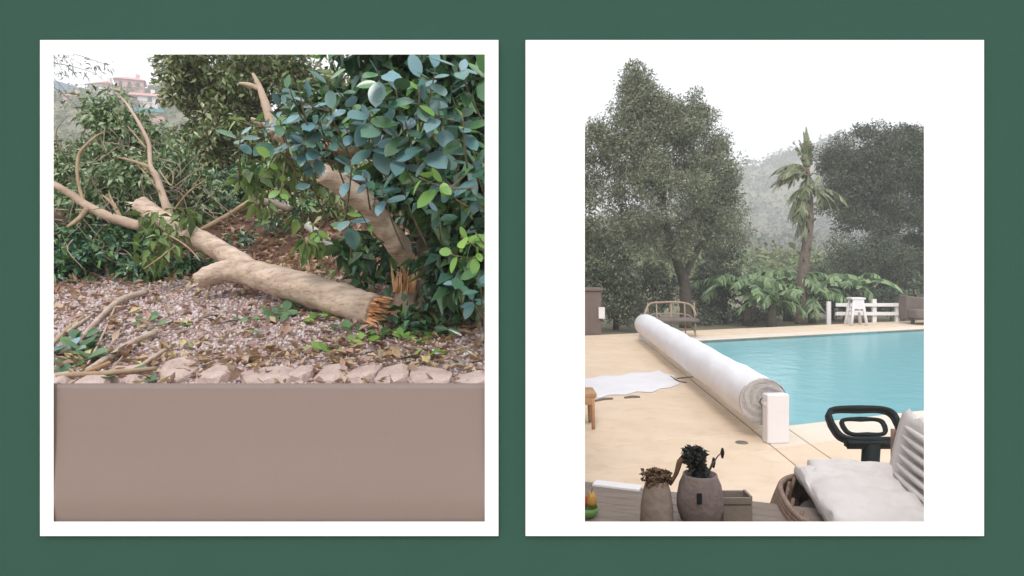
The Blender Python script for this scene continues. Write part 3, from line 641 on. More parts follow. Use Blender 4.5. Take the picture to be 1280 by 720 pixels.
# leaf mass of the standing tree, behind the single leaves
big = [CL(560, 130, 3.5, 66, 70, 60, 50), CL(500, 110, 3.6, 50, 50, 34, 40), CL(580, 230, 3.5, 60, 60, 56, 50), CL(520, 210, 3.75, 44, 50, 34, 40), CL(585, 330, 3.5, 42, 46, 40, 40), CL(450, 150, 3.7, 40, 40, 22, 30), CL(400, 150, 3.8, 36, 36, 16, 30), CL(600, 60, 3.4, 70, 40, 40), CL(480, 45, 3.6, 80, 30, 40), CL(560, 270, 4.15, 50, 50, 26), CL(595, 390, 3.75, 20, 20, 8), CL(450, 312, 4.0, 26, 16, 6)]
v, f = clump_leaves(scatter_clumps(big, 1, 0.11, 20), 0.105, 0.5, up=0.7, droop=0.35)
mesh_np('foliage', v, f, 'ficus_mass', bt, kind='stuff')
big = [CL(325, 225, 3.6, 22, 34, 8), CL(382, 290, 3.6, 12, 24, 5), CL(360, 205, 3.7, 30, 24, 6), CL(400, 225, 3.8, 20, 16, 4)]
v, f = clump_leaves(scatter_clumps(big, 1, 0.06, 9), 0.085, 0.42, up=0.3, droop=1.1)
mesh_np('hanging_foliage', v, f, 'hang_leaf', bt, kind='stuff')
big = [CL(520, 392, 3.6, 30, 20, 10), CL(545, 405, 3.5, 24, 12, 6), CL(495, 410, 3.55, 24, 12, 6), CL(470, 340, 3.9, 30, 24, 10), CL(440, 335, 4.1, 30, 18, 10)]
v, f = clump_leaves(scatter_clumps(big, 1, 0.05, 8), 0.06, 0.6, up=0.9, droop=0.1)
mesh_np('basal_shoots', v, f, 'ficus_mass', bt, kind='stuff')

cl = []
for k in range(70):
    y = random.uniform(2.5, 6.0); x = random.uniform(-.02, .12); cl.append((Vector((x, y, gz(x, y) * random.uniform(.1, .95))), (.10, .14, .14), 26))
v, f = clump_leaves(cl, .06, .6, up=.5); tag(mesh_np('ivy', v, f, 'ficus_mass', origin=(.1, 4, .6)), 'trailing ivy over the side of the earth bank', 'ivy', kind='stuff')
# ---- torn sprigs lying on the gravel
def sprig(px, py, n, size, label, m='green_leaf', ang=0.0, grp=None):
    p = og(px, py); t = thing('leafy_sprig', p, label, 'sprig', grp); L = size * 2.2
    a = Vector((math.cos(ang), math.sin(ang), 0)); q = [p + a * (L * (k - 1)) * 0.6 for k in range(3)]
    for k in q: k.z = gz(k.x, k.y) + 0.02
    tw = MB().tube(q, [.004, .0035, .002], 6, sub=3).build('twig', 'twig_bark', t)
    for k in range(n):
        b = q[0].lerp(q[2], (k + .5) / n); d = a * 0.5 + Vector((-a.y, a.x, 0)) * (1 if k % 2 else -1) * random.uniform(.6, 1.2) + Vector((0, 0, random.uniform(0.05, .8)))
        put_leaf(tw, b, d, Vector((random.uniform(-.4, .4), random.uniform(-.8, .0), 1)), size * random.uniform(.8, 1.15), m)
sprig(362, 392, 12, .085, 'dark green leafy sprig on gravel in front of the log', ang=1.1)
sprig(345, 402, 6, .07, 'small dark sprig at the foot of the larger green one', ang=2.2)
sprig(402, 402, 6, .085, 'yellow-green sprig tucked beneath the log', 'young_leaf', ang=.4)
sprig(404, 444, 7, .07, 'bright green sprig near the edging stones below the log', 'young_leaf', ang=2.5)
sprig(452, 432, 7, .075, 'fresh green sprig below the splintered log end', 'young_leaf', ang=.8)
sprig(525, 420, 9, .065, 'trailing green shoots on gravel below the stump', ang=1.8)
sprig(528, 452, 4, .08, 'single pale green leafy twig behind the edging stones', 'young_leaf', ang=.2)
sprig(178, 408, 4, .06, 'small pair of dark leaves alone on open gravel', ang=.9)
sprig(205, 412, 4, .075, 'dark blue-green sprig beside a driftwood stick end', ang=.3)
sprig(500, 405, 9, .07, 'green shoots growing out beside the splintered log end', 'young_leaf', ang=2.0)
sprig(540, 398, 10, .075, 'leafy shoots in front of the grey trunks', ang=1.2)
sprig(560, 415, 8, .075, 'leafy twig next to the curved root', ang=.6)
sprig(480, 425, 8, .07, 'green twig on the ground between log end and edging', 'green_leaf', ang=.1)
sprig(430, 418, 6, .075, 'dark leafy twig pressed against the underside of the log', ang=2.9)
sprig(300, 405, 5, .055, 'tiny green twig on open gravel in front of the fork', ang=.5)
sprig(214, 348, 8, .07, 'green twig on the gravel below the broken fork tip', ang=.3)
sprig(160, 350, 9, .075, 'yellow-green twig at the front of the dark leaf heap', 'young_leaf', ang=2.7)
sprig(100, 356, 9, .075, 'green twig at the front of the leaf heap near yellow leaves', ang=.3)
sprig(84, 462, 9, .11, 'large-leaved dark sprig heaped under the stick pile', ang=.8)
sprig(74, 446, 9, .10, 'dark sprig with painted blue sheen crossing the brown stick ends', 'ficus_leaf', ang=.4)
sprig(110, 452, 8, .085, 'green sprig tangled under the pale grey stick', ang=2.4)
sprig(515, 432, 9, .065, 'bright shoots on gravel under the stump', 'young_leaf', ang=2.6)
sprig(575, 400, 8, .075, 'pale green shoots rising behind the curved root', 'young_leaf', ang=1.4)
sprig(98, 440, 8, .09, 'dark leafy sprig in the middle of the stick pile', ang=1.9)
sprig(120, 428, 6, .07, 'green sprig behind the stick pile', ang=.3)
sprig(160, 478, 3, .09, 'blue-green leaf twig lying over the flat stone', ang=.1)
# loose green leaves on the gravel
for k, (px, py) in enumerate([(130, 372), (150, 380), (190, 378), (228, 410), (258, 398), (300, 372), (232, 440), (260, 462), (440, 408), (500, 458), (455, 446), (590, 468), (280, 415), (330, 420), (120, 395), (208, 352), (244, 346), (310, 440)]):
    p = og(px, py); o = bpy.data.objects.new('fallen_leaf', random.choice(LEAF['young_leaf' if k % 3 == 0 else 'green_leaf'])); link(o, None, p + Vector((0, 0, .014)))
    o.rotation_euler = (random.uniform(-.3, .3), random.uniform(-.3, .1), random.uniform(0, 6.28)); s_ = random.uniform(.055, .085); o.scale = (s_,) * 3
    tag(o, 'single loose green leaf lying flat on the gravel', 'leaf', 'loose leaves on the gravel')
# ---- sticks in the left foreground
STK = [([(184, 370), (150, 382), (128, 400), (100, 430), (82, 448)], [.016, .016, .012, .010, .005], 'driftwood', 'longest pale stick of the pile with blunt thick end', .03),
       ([(147, 380), (128, 424), (110, 460)], [.005, .0045, .004], 'driftwood', 'thin straight whitish twig leaning across the pile', .05),
       ([(194, 422), (165, 436), (140, 452), (108, 470)], [.013, .014, .014, .010], 'driftwood', 'pale grey stick beside the dark blue-green sprig', .02),
       ([(213, 440), (190, 455), (172, 466)], [.011, .010, .008], 'driftwood', 'short pale stick ending above the flat stone', .03),
       ([(196, 468), (150, 473), (100, 476), (70, 477)], [.009, .010, .010, .008], 'thin_bark', 'straight brown stick lying along the edging stones', .06),
       ([(137, 460), (118, 468), (100, 474)], [.009, .009, .007], 'teak', 'short ochre stick beneath the pile', .02),
       ([(118, 396), (95, 412), (66, 432)], [.007, .007, .006], 'driftwood', 'slim stick parallel behind the longest one', .02),
       ([(104, 402), (84, 418), (62, 440)], [.010, .010, .008], 'thin_bark', 'brown stick at the back of the pile', .015),
       ([(170, 436), (152, 452), (138, 470)], [.004, .004, .003], 'thin_bark', 'fine curved twig hooked over the grey stick', .04),
       ([(103, 300), (118, 306), (130, 312)], [.012, .013, .012], 'teak', 'short orange-brown broken stick on the dark leaf heap', .12),
       ([(98, 318), (112, 326), (120, 340)], [.007, .009, .008], 'thin_bark', 'bent brown twig on the dark leaf heap', .10)]
for pts, rr, m, lab, lift in STK:
    q = []
    for k, (px, py) in enumerate(pts):
        p = og(px, py + lift * 90); p.z += .012 + rr[k] + lift * .35; q.append(p)
    base = og(*pts[-1]); MB_ = MB().tube(q, [a * 1.05 for a in rr], 9, wob=.25, sub=5, seed=len(lab)); o = MB_.build('stick', m, origin=base); tag(o, lab, 'stick')
o = MB().tube([P(384, 281, 4.6), P(402, 296, 4.55), P(421, 312, 4.5)], [.026, .026, .024], 10, wob=.15, sub=4).build('stick', 'cover_edge', origin=og(421, 322)); tag(o, 'whitish stripped branch piece leaning behind the log', 'stick')
o = MB().tube([P(300, 262, 5.3), P(330, 252, 5.2), P(362, 262, 5.1)], [.03, .028, .02], 9, wob=.2, sub=4).build('root', 'grey_bark', origin=P(330, 252, 5.2)); tag(o, 'brown root showing in the red earth bank', 'root')

# ---- shrubs and trees behind
def shrub(label, cat, name, clumps, rs, cnt, size, m, trunk, tr, bark='dark_bark', up=.6, droop=.2, asp=.42, base=None):
    b = base or trunk[0]; t = thing(name, b, label, cat)
    MB().tube(trunk, tr, 10, wob=.2, sub=4).build('trunk', bark, t)
    for i, (c, r, k) in enumerate(clumps[:6]):
        p0 = trunk[-1] if i % 2 else (trunk[-2] + trunk[-1]) / 2; c = Vector(c)
        MB().tube([p0, (p0 + c) / 2 + Vector((0, 0, .05)), c], [tr[-1] * .8, tr[-1] * .5, tr[-1] * .2], 7, wob=.2, sub=3).build('limb', bark, t)
    v, f = clump_leaves(scatter_clumps(clumps, 1, rs, cnt), size, asp, up=up, droop=droop)
    mesh_np('crown', v, f, m, t, kind='stuff'); return t
def gp(x, y): return Vector((x, y, gz(x, y) - .02))
c = [CL(270, 110, 7.2, 62, 44, 90), CL(230, 90, 7.0, 34, 30, 40), CL(330, 100, 7.4, 60, 46, 80), CL(290, 170, 7.2, 60, 44, 80), CL(390, 110, 7.6, 50, 50, 60), CL(250, 190, 7.0, 30, 30, 26), CL(350, 190, 7.3, 60, 40, 60), CL(300, 55, 7.2, 100, 24, 60), CL(420, 180, 7.7, 60, 60, 60)]
shrub('dense dark evergreen tree behind the fallen crown', 'tree', 'evergreen_tree', c, .11, 36, .07, 'tree_leaf', [gp(-2.6, 7.3), Vector((-2.65, 7.3, 2.5)), Vector((-2.7, 7.2, 3.0))], [.12, .10, .08])
c = [CL(290, 235, 6.0, 50, 30, 50), CL(240, 255, 5.9, 40, 26, 34), CL(340, 225, 6.1, 36, 26, 34), CL(210, 270, 5.8, 36, 20, 24)]
shrub('low dark shrub on the earth bank behind the cut trunk', 'shrub', 'shrub', c, .09, 26, .06, 'ficus_mass', [gp(-2.4, 6.0), Vector((-2.4, 6.0, 2.15)), Vector((-2.35, 5.95, 2.3))], [.05, .04, .03])
c = [CL(352, 285, 5.2, 26, 14, 9), CL(300, 300, 5.15, 20, 8, 5), CL(285, 255, 5.5, 26, 14, 9), CL(385, 265, 5.3, 24, 18, 10), CL(330, 248, 5.6, 30, 10, 8)]
shrub('low straggling shrub growing on the red earth bank', 'shrub', 'shrub', c, .06, 16, .05, 'ficus_mass', [gp(-1.75, 5.25), Vector((-1.75, 5.25, gz(-1.75, 5.25) + .08)), Vector((-1.74, 5.24, gz(-1.74, 5.24) + .14))], [.014, .011, .008])
c = [CL(420, 250, 5.6, 60, 40, 34), CL(380, 215, 5.9, 40, 36, 30), CL(500, 250, 5.6, 70, 70, 60), CL(600, 230, 5.6, 80, 90, 80), CL(440, 130, 6.2, 60, 60, 50), CL(560, 110, 6.2, 90, 70, 70)]
shrub('shaded shrub closing the gap behind the standing tree', 'shrub', 'shrub', c, .12, 22, .085, 'tree_leaf', [gp(-1.0, 5.9), Vector((-1.0, 5.9, 2.3)), Vector((-.95, 5.85, 2.6))], [.06, .05, .04])
c = [CL(85, 205, 9.0, 30, 26, 40), CL(60, 235, 8.6, 60, 30, 40), CL(20, 210, 9, 50, 40, 50), CL(115, 235, 8.6, 50, 30, 40)]
shrub('pale olive green bush rising behind the fallen branches', 'bush', 'bush', c, .16, 34, .07, 'scrub_leaf', [gp(-5.6, 9), Vector((-5.6, 9, 2.4)), Vector((-5.55, 8.95, 2.7))], [.06, .05, .04])
c = [CL(215, 195, 11.0, 30, 24, 30), CL(190, 210, 11, 40, 30, 40), CL(240, 180, 11, 26, 20, 20)]
shrub('light green bush in the gap below the houses', 'bush', 'bush', c, .18, 34, .08, 'scrub_leaf', [gp(-5.2, 11), Vector((-5.2, 11, 2.4)), Vector((-5.2, 11, 2.7))], [.06, .05, .04])
# feathery tree at the far left, its twigs reaching in
wt = thing('feathery_tree', gp(-4.6, 6.2), 'thin feathery tree with wispy grey-green twigs against sky', 'tree')
MB().tube([gp(-4.6, 6.2), Vector((-4.55, 6.2, 2.8)), Vector((-4.45, 6.15, 3.4)), Vector((-4.3, 6.1, 4.0))], [.06, .05, .04, .02], 9, wob=.15).build('trunk', 'dark_bark', wt)
tw = []
for k in range(26):
    a = Vector((-4.3 + random.uniform(-.4, .2), 6.1, random.uniform(3.2, 3.9))); e = a + Vector((random.uniform(.1, .75), random.uniform(-.3, .3), random.uniform(-.5, .05)))
    MB().tube([a, (a + e) / 2 + Vector((0, 0, .07)), e], [.004, .003, .0015], 5, sub=3).build('twig', 'dark_bark', wt)
    for s in np.linspace(.3, 1, 9): q = a.lerp(e, float(s)); tw.append((q, (.05, .05, .05), 6))
v, f = clump_leaves(tw, .05, .22, up=.2, droop=.6); mesh_np('leaves', v, f, 'olive_leaf', wt, kind='stuff')

# bare twigs tangled in the fallen crown and the tree behind it
def tangle(parent, boxes, n, m):
    mb = MB()
    for k in range(n):
        x0, x1, y0, y1, Y0, Y1 = random.choice(boxes); a = P(random.uniform(x0, x1), random.uniform(y0, y1), random.uniform(Y0, Y1)); L = random.uniform(.10, .36)
        d = Vector((random.uniform(-1, 1), random.uniform(-.4, .4), random.uniform(-.5, 1))).normalized(); e = a + d * L; r = random.uniform(.0018, .0045)
        mb.tube([a, (a + e) / 2 + Vector((random.uniform(-.07, .07), 0, random.uniform(-.07, .07))), e], [r, r * .8, r * .4], 5, sub=3)
    o = mb.build('twigs', m, parent); o['kind'] = 'stuff'
tangle(ft, [(67, 250, 170, 290, 4.75, 5.1), (110, 220, 150, 260, 4.8, 5.2), (60, 200, 260, 340, 4.3, 4.6), (180, 300, 230, 330, 4.4, 4.9)], 120, 'grey_twig')
# ---- houses on the far hillside
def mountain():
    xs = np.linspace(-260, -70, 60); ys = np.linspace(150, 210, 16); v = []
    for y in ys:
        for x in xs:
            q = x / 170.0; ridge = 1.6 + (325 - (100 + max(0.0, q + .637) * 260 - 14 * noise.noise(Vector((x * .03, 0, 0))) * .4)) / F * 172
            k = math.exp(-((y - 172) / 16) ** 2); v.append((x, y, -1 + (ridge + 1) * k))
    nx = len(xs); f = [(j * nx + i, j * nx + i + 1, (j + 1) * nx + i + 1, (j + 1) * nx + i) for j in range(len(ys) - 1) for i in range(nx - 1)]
    o = MB().add(v, f, True).build('mountain', 'airlight_blue', origin=(-150, 170, 0)); o['kind'] = 'structure'
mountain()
def house(px, py, Y, w, h, d, rot, wm, rm, label, wins, roofh, hip=True):
    c = hit(px, py, 60, 170); print('house', tuple(c))
    if c.y > 169: c = P(px, py, Y)
    t = thing('house', c, label, 'house'); M = Matrix.Rotation(rot, 3, 'Z')
    T = lambda x, y, z: tuple(c + M @ Vector((x, y, z)))
    bx = lambda mb, x0, x1, y0, y1, z0, z1: mb.add([T(x, y, z) for x in (x0, x1) for y in (y0, y1) for z in (z0, z1)], [(0, 1, 3, 2), (4, 6, 7, 5), (0, 4, 5, 1), (2, 3, 7, 6), (0, 2, 6, 4), (1, 5, 7, 3)])
    mb = MB(); bx(mb, -w / 2, w / 2, -d / 2, d / 2, -3.0, h); mb.build('wall', wm, t)
    e = .35; mb = MB(); s = w * .22 if hip else -e
    mb.add([T(-w / 2 - e, -d / 2 - e, h + .01), T(w / 2 + e, -d / 2 - e, h + .01), T(w / 2 + e, d / 2 + e, h + .01), T(-w / 2 - e, d / 2 + e, h + .01), T(-w / 2 + s, 0, h + roofh), T(w / 2 - s, 0, h + roofh)], [(0, 1, 5, 4), (1, 2, 5), (2, 3, 4, 5), (3, 0, 4), (3, 2, 1, 0)])
    rf = mb.build('roof', rm, t)
    mb = MB(); bx(mb, w * .18, w * .18 + .6, .3, .9, h + roofh * .4, h + roofh + .7); mb.build('chimney', wm, rf)
    for x, z, ww, hh in wins:
        mb = MB(); bx(mb, x - ww / 2, x + ww / 2, -d / 2 - .06, -d / 2 + .05, z, z + hh); wi = mb.build('window', 'window_dark', t)
        mb = MB(); bx(mb, x - ww / 2 - .12, x + ww / 2 + .12, -d / 2 - .14, -d / 2 - .0, z - .14, z - .02); mb.build('sill', wm, wi)
    return t
house(163, 118, 112, 4.2, 2.0, 4.4, R(24), 'pink_wall', 'roof_pink', 'pink two storey house with hipped roof on the hilltop', [(-1.3, .8, .5, .8), (.0, .8, .5, .8), (1.3, .8, .5, .8)], .9)
house(129, 118, 110, 3.0, 1.4, 4, R(-12), 'cream_wall', 'roof_tile', 'small house with dark red tiled roof beside the pink one', [(-.6, .4, .5, .6), (.6, .4, .5, .6)], .9)
hw = house(182, 135, 98, 3.7, 1.5, 3.6, R(20), 'cream_wall', 'roof_pink', 'whitish low house with pale roof below the pink one', [(-1.2, .6, .6, .8), (.8, .6, .6, .8)], .8, False)
c0 = P(185, 138, 95); mb = MB(); mb.box((c0.x, c0.y, c0.z), (3.8, .8, .4), R(20)); mb.build('awning', 'teal_awning', hw)
house(90, 127, 125, 1.9, .7, 2.4, R(10), 'pink_wall', 'roof_pink', 'tiny orange-roofed house low on the slope by the blue mountain', [(0, .3, .5, .5)], .6)
for k, (px, py, w_) in enumerate([(192, 152, 22), (199, 164, 18)]):
    c0 = hit(px, py, 40, 120); o = MB().box((c0.x, c0.y + .5, c0.z), (w_ / F * c0.y, 1.0, 1.6), R(12)).build('terrace_wall', 'roof_pink'); tag(o, ['upper pinkish retaining wall on the hillside below the houses', 'lower pinkish retaining wall on the hillside below the houses'][k], 'wall')
# scrub on the hillsides
def hill_scrub():
    cl = []
    for k in range(420):
        y = rng.uniform(45, 170); x = y * rng.uniform(-.95, -.38); z = terrain_z(x, y); r = rng.uniform(.7, 1.9)
        for q in range(3): cl.append(((x + rng.normal() * r * .5, y + rng.normal() * r * .5, z + r * .4), (r, r, r * .8), 46))
    v, f = clump_leaves(cl, .55, .6, up=.6, jitter=.4)
    o = mesh_np('hillside_scrub', v, f, 'scrub_leaf', origin=(-50, 90, 10)); tag(o, 'rounded green scrub covering the hillside below the houses', 'scrub', kind='stuff')
    cl = []
    for k in range(1100):
        y = rng.uniform(110, 340); x = y * rng.uniform(.15, .75); z = terrain_z(x, y); r = rng.uniform(1.6, 4.0)
        cl.append(((x, y, z + r * .4), (r, r, r * .8), 50))
    v, f = clump_leaves(cl, 1.3, .6, up=.6, jitter=.4)
    o = mesh_np('far_woodland', v, f, 'dark_leaf', origin=(90, 220, 10)); tag(o, 'misty grey wooded hill behind the pool garden', 'woodland', kind='stuff')
hill_scrub()

# ================================================================ RIGHT: pool garden
# ---- rolled pool cover
nc = Vector((2.245, 6.42, 0.335)); fc = Vector((2.62, 14.2, 0.335)); rd_ = 0.205
rl = thing('pool_cover_roller', (nc.x, nc.y, 0), 'long white rolled pool cover on a reel beside the pool', 'pool cover')
axr = (fc - nc).normalized(); pts = []; rr = []
for i in range(27):
    t = i / 26; pts.append(nc + (fc - nc) * t); rr.append(rd_ * (1 + 0.02 * math.sin(t * 23) + 0.015 * math.sin(t * 61 + 1)))
mb = MB(); v, f = tube(pts, rr, 40, False, 0.05, 2, 3); mb.add(v, f, True); mb.build('cover_roll', 'cover_white', rl)
# wound layers at both ends: a spiral ribbon standing a little proud
def spiral(c, d, sgn):
    mb = MB(); u = d.orthogonal().normalized(); w_ = d.cross(u); n = 15 * 26; v = []
    for i in range(n + 1):
        a = i / 26 * 2 * math.pi; r = 0.035 + (rd_ - 0.037) * i / n + 0.0022 * math.sin(a * 3.3 + i * .13)
        e = (u * math.cos(a) + w_ * math.sin(a)); q = c + e * r + d * sgn * (0.006 + 0.006 * noise.noise(Vector((i * .05, 0, 0))))
        v += [tuple(q), tuple(q - d * sgn * 0.05), tuple(q + e * 0.008), tuple(q + e * 0.008 - d * sgn * 0.05)]
    f = []
    for i in range(n): b = 4 * i; f += [(b, b + 4, b + 6, b + 2), (b, b + 1, b + 5, b + 4), (b + 2, b + 6, b + 7, b + 3)]
    mb.add(v, f); mb.build('wound_edge', 'cover_edge', rl)
    mb = MB(); mb.tube([c - d * sgn * .03, c - d * sgn * .025], [rd_ * .97] * 2, 32); mb.build('end_disc', 'cover_edge', rl)
    MB().tube([c - d * sgn * .05, c + d * sgn * .14], [.032, .032], 16).build('axle', 'plastic_white', rl)
spiral(nc, axr, -1); spiral(fc, axr, 1)
# stands
for px0, c_, s_ in ((0.075, nc, -1), (0.0, fc, 1)):
    q = c_ + axr * s_ * 0.10 + Vector((px0, 0, 0)); q.z = 0
    mb = MB(); mb.box((q.x, q.y, 0.215), (0.205, 0.10, 0.43), R(8)); mb.build('stand', 'plastic_white', rl, bevel=.012)
# straps on the ground by the roller
for k, pts in enumerate([[(838, 470), (848, 476), (858, 478)], [(846, 473), (866, 471)]]):
    q = [on(*a, 0.008) for a in pts]; o = MB().tube(q, .008, 6, sub=4).build('strap', 'dark_strap'); tag(o, ['dark strap end curling on paving beside the cover roll', 'short dark strap across the paving by the white sheet'][k], 'strap')
p = on(927, 553, .004); o = MB().lathe((p.x, p.y, 0.0025), [(0.0001, .006), (.05, .006), (.055, .0)], 16).build('drain_cover', 'dark_strap', origin=p); tag(o, 'small dark round drain cover on the paving by the reel', 'drain cover')

# ---- white sheet on the paving
out = [(715, 474), (740, 473), (752, 470), (775, 470), (790, 466), (812, 466), (824, 463), (830, 467), (843, 470), (842, 475), (850, 480), (838, 485), (826, 486), (815, 491), (796, 490), (782, 494), (762, 494), (750, 498), (730, 497), (712, 500), (690, 494), (690, 484)]
q = [on(a, b, 0.0) for a, b in out]; cx = sum(q, Vector()) / len(q); mb = MB(); v = []; rings = 6
for k in range(rings + 1):
    for i, p in enumerate(q):
        t = k / rings; w_ = cx.lerp(p, t); w_.z = 0.006 + (0.008 * noise.noise(Vector((w_.x * 3, w_.y * 3, 2))) + .006) * (1 if k < rings else .0); v.append(tuple(w_))
n = len(q); f = [(k * n + i, k * n + (i + 1) % n, (k + 1) * n + (i + 1) % n, (k + 1) * n + i) for k in range(rings) for i in range(n)]
o = mb.add(v, f, True).build('white_sheet', 'cover_white', origin=(cx.x, cx.y, 0)); tag(o, 'flat white sheet spread on the beige paving', 'sheet')
for k, pts in enumerate([[(744, 500), (754, 498), (766, 497)], [(781, 496), (790, 495), (800, 495)]]):
    o = MB().tube([on(a, b + 1, .01) for a, b in pts], [.012, .018, .010], 8).build('weight_bar', 'dark_strap'); tag(o, ['dark bar holding the sheet edge near the wooden stool', 'dark bar at the middle of the sheet edge'][k], 'weight bar')

# ---- wooden stool at the left edge
p = on(741, 535, 0); st = thing('wooden_stool', (p.x - .17, p.y, 0), 'orange-brown wooden stool standing on the paving', 'stool')
sx = p.x - .17; sy = p.y; hgt = EYE - (490 - HY) / F * sy
mb = MB(); mb.box((sx, sy + .1, hgt - .02), (.40, .34, .04)); mb.build('seat', 'teak', st, bevel=.008)
mb = MB(); mb.box((sx, sy - .055, hgt - .075), (.33, .02, .07)); mb.build('apron', 'teak', st)
for dx in (-.17, .17):
    for dy in (-.05, .25):
        MB().tube([(sx + dx, sy + dy, 0), (sx + dx * .95, sy + dy, hgt - .04)], [.016, .021], 8).build('leg', 'teak', st)

# ---- low table in front with pots on it
TZ = 0.40
A0 = on(700, 598, TZ); A1 = on(1010, 634, TZ); dv = (A1 - A0); dv.z = 0; dv.normalize(); nv = Vector((dv.y, -dv.x, 0))
L_ = 1.35; Wd = 0.80; tb = thing('low_table', (A0 + dv * L_ * .5 + nv * Wd * .5) * 1.0, 'low taupe slatted table with clay pots on it', 'table')
tb.location.z = 0; WORLD[tb.name] = Vector((tb.location.x, tb.location.y, 0))
ang = math.atan2(dv.y, dv.x); nb = 8; bw = Wd / nb
for k in range(nb):
    c = A0 + dv * L_ / 2 + nv * (bw * (k + .5)); MB().box((c.x, c.y, TZ - .018), (L_, bw - .004, .036), ang).build('plank', 'table_top', tb, bevel=.003)
for a in (.08, L_ - .08):
    for b in (.08, Wd - .08):
        c = A0 + dv * a + nv * b; MB().box((c.x, c.y, (TZ - .037) / 2), (.06, .06, TZ - .037), ang).build('leg', 'table_top', tb)
c = on(778, 606, TZ + .004); o = MB().box((c.x - .03, c.y - .02, TZ + .006), (.25, .085, .01), ang).build('folded_paper', 'plastic_white', origin=(c.x - .03, c.y - .02, TZ)); tag(o, 'strip of white folded paper at the table edge', 'paper')
# round clay pot with black succulent
def at_table(px, Y): return Vector(((px - HX) / F * Y, Y, TZ))
pb = at_table(875, 3.26); s = F / pb.y
rp = thing('round_pot', pb, 'round dark clay pot holding a black succulent', 'pot')
ztop = EYE - (592 - HY) / s - TZ
prof = [(0.001, .0), (.062, .0), (.088, .03), (.103, .08), (.104, ztop * .55), (.093, ztop * .8), (.078, ztop * .95), (.076, ztop), (.070, ztop), (.068, ztop - .03), (.001, ztop - .032)]
MB().lathe(pb, prof, 32).build('body', 'pot_clay', rp)
MB().lathe(pb + Vector((0, 0, ztop - .022)), [(.001, .012), (.05, .008), (.069, 0)], 20).build('soil', 'black_metal', rp)
MB().box((pb.x - .03, pb.y - .1035, pb.z + ztop * .66), (.022, .008, .045)).build('label_plate', 'black_metal', rp)
for dx, sg in ((-.098, -1), (.098, 1)):
    pass
bp_ = thing('black_succulent', pb + Vector((0, 0, ztop - .03)), 'black rosette plant with thick stem in the round pot', 'plant')
zt = EYE - (570 - HY) / s
MB().tube([pb + Vector((0, 0, ztop - .03)), pb + Vector((-.015, 0, ztop + .05)), Vector((pb.x - .022, pb.y, zt - .01))], [.034, .028, .03], 12, wob=.3).build('stem', 'black_metal', bp_)
v, f = clump_leaves([(Vector((pb.x - .024, pb.y, zt)), (.045, .045, .032), 190), (Vector((pb.x - .01, pb.y, zt - .055)), (.03, .03, .02), 70)], .032, .7, up=.4, droop=-.2); mesh_np('rosette', v, f, 'black_plant', bp_)
for a in ([(858, 597), (853, 585), (846, 596)],):
    pass
MB().tube([Vector((pb.x - .03, pb.y, zt - .05)), P(852, 574, 3.26), P(846, 590, 3.27), P(838, 606, 3.3)], [.012, .013, .011, .006], 8, wob=.2).build('drooping_stem', 'dried_flower', bp_)
for px, py in ((892, 566 + 12), (903, 566)):
    sp = thing('flower_stalk', pb + Vector((.03, 0.02, ztop - .03)), ('taller' if px > 900 else 'shorter') + ' thin dark stalk with seed head in the round pot', 'stalk', 'thin stalks in the round pot')
    e = P(px, py, 3.28); MB().tube([pb + Vector((.03, 0.02, ztop - .03)), (pb + Vector((.05, 0, ztop + .05)) + e) / 2, e], [.003, .003, .002], 6).build('stalk', 'dark_bark', sp)
    MB().tube([e - Vector((0, 0, .025)), e, e + Vector((0, 0, .022))], [.004, .010, .004], 8).build('seed_head', 'black_metal', sp)
# tall vase with dried flower head
vb = at_table(821, 3.24); s = F / vb.y; zt = EYE - (600 - HY) / s - TZ
vz = thing('clay_vase', vb, 'pale clay vase holding a brown dried flower head', 'vase')
MB().lathe(vb, [(.001, 0), (.066, 0), (.074, .02), (.072, zt * .45), (.060, zt * .8), (.050, zt * .95), (.052, zt), (.045, zt), (.043, zt - .05), (.001, zt - .06)], 28).build('body', 'vase_clay', vz)
fh = thing('dried_flower', vb + Vector((0, 0, zt - .05)), 'brown domed dried flower head in the pale vase', 'flower')
MB().tube([vb + Vector((0, 0, zt - .05)), vb + Vector((0, 0, zt + .02))], [.012, .012], 8).build('stem', 'dark_bark', fh)
v, f = clump_leaves([(vb + Vector((0, 0, zt + .012)), (.062, .055, .032), 520)], .02, .8, up=.5, droop=0); mesh_np('flower_head', v, f, 'dried_flower', fh)
# wooden box frame behind the pots
bb = at_table(917, 3.34); bo = thing('wooden_box', bb, 'small open taupe wooden box beside the round pot', 'box')
for c, sz in (((0, -.05, .06), (.13, .012, .11)), ((0, .05, .06), (.13, .012, .11)), ((-.065, 0, .06), (.012, .1, .12)), ((.065, 0, .06), (.012, .1, .12))):
    MB().box(bb + Vector(c), sz).build('side', 'table_top', bo, bevel=.002)
MB().box(bb + Vector((0, -.057, .085)), (.125, .003, .006)).build('slot', 'dark_bark', bo)
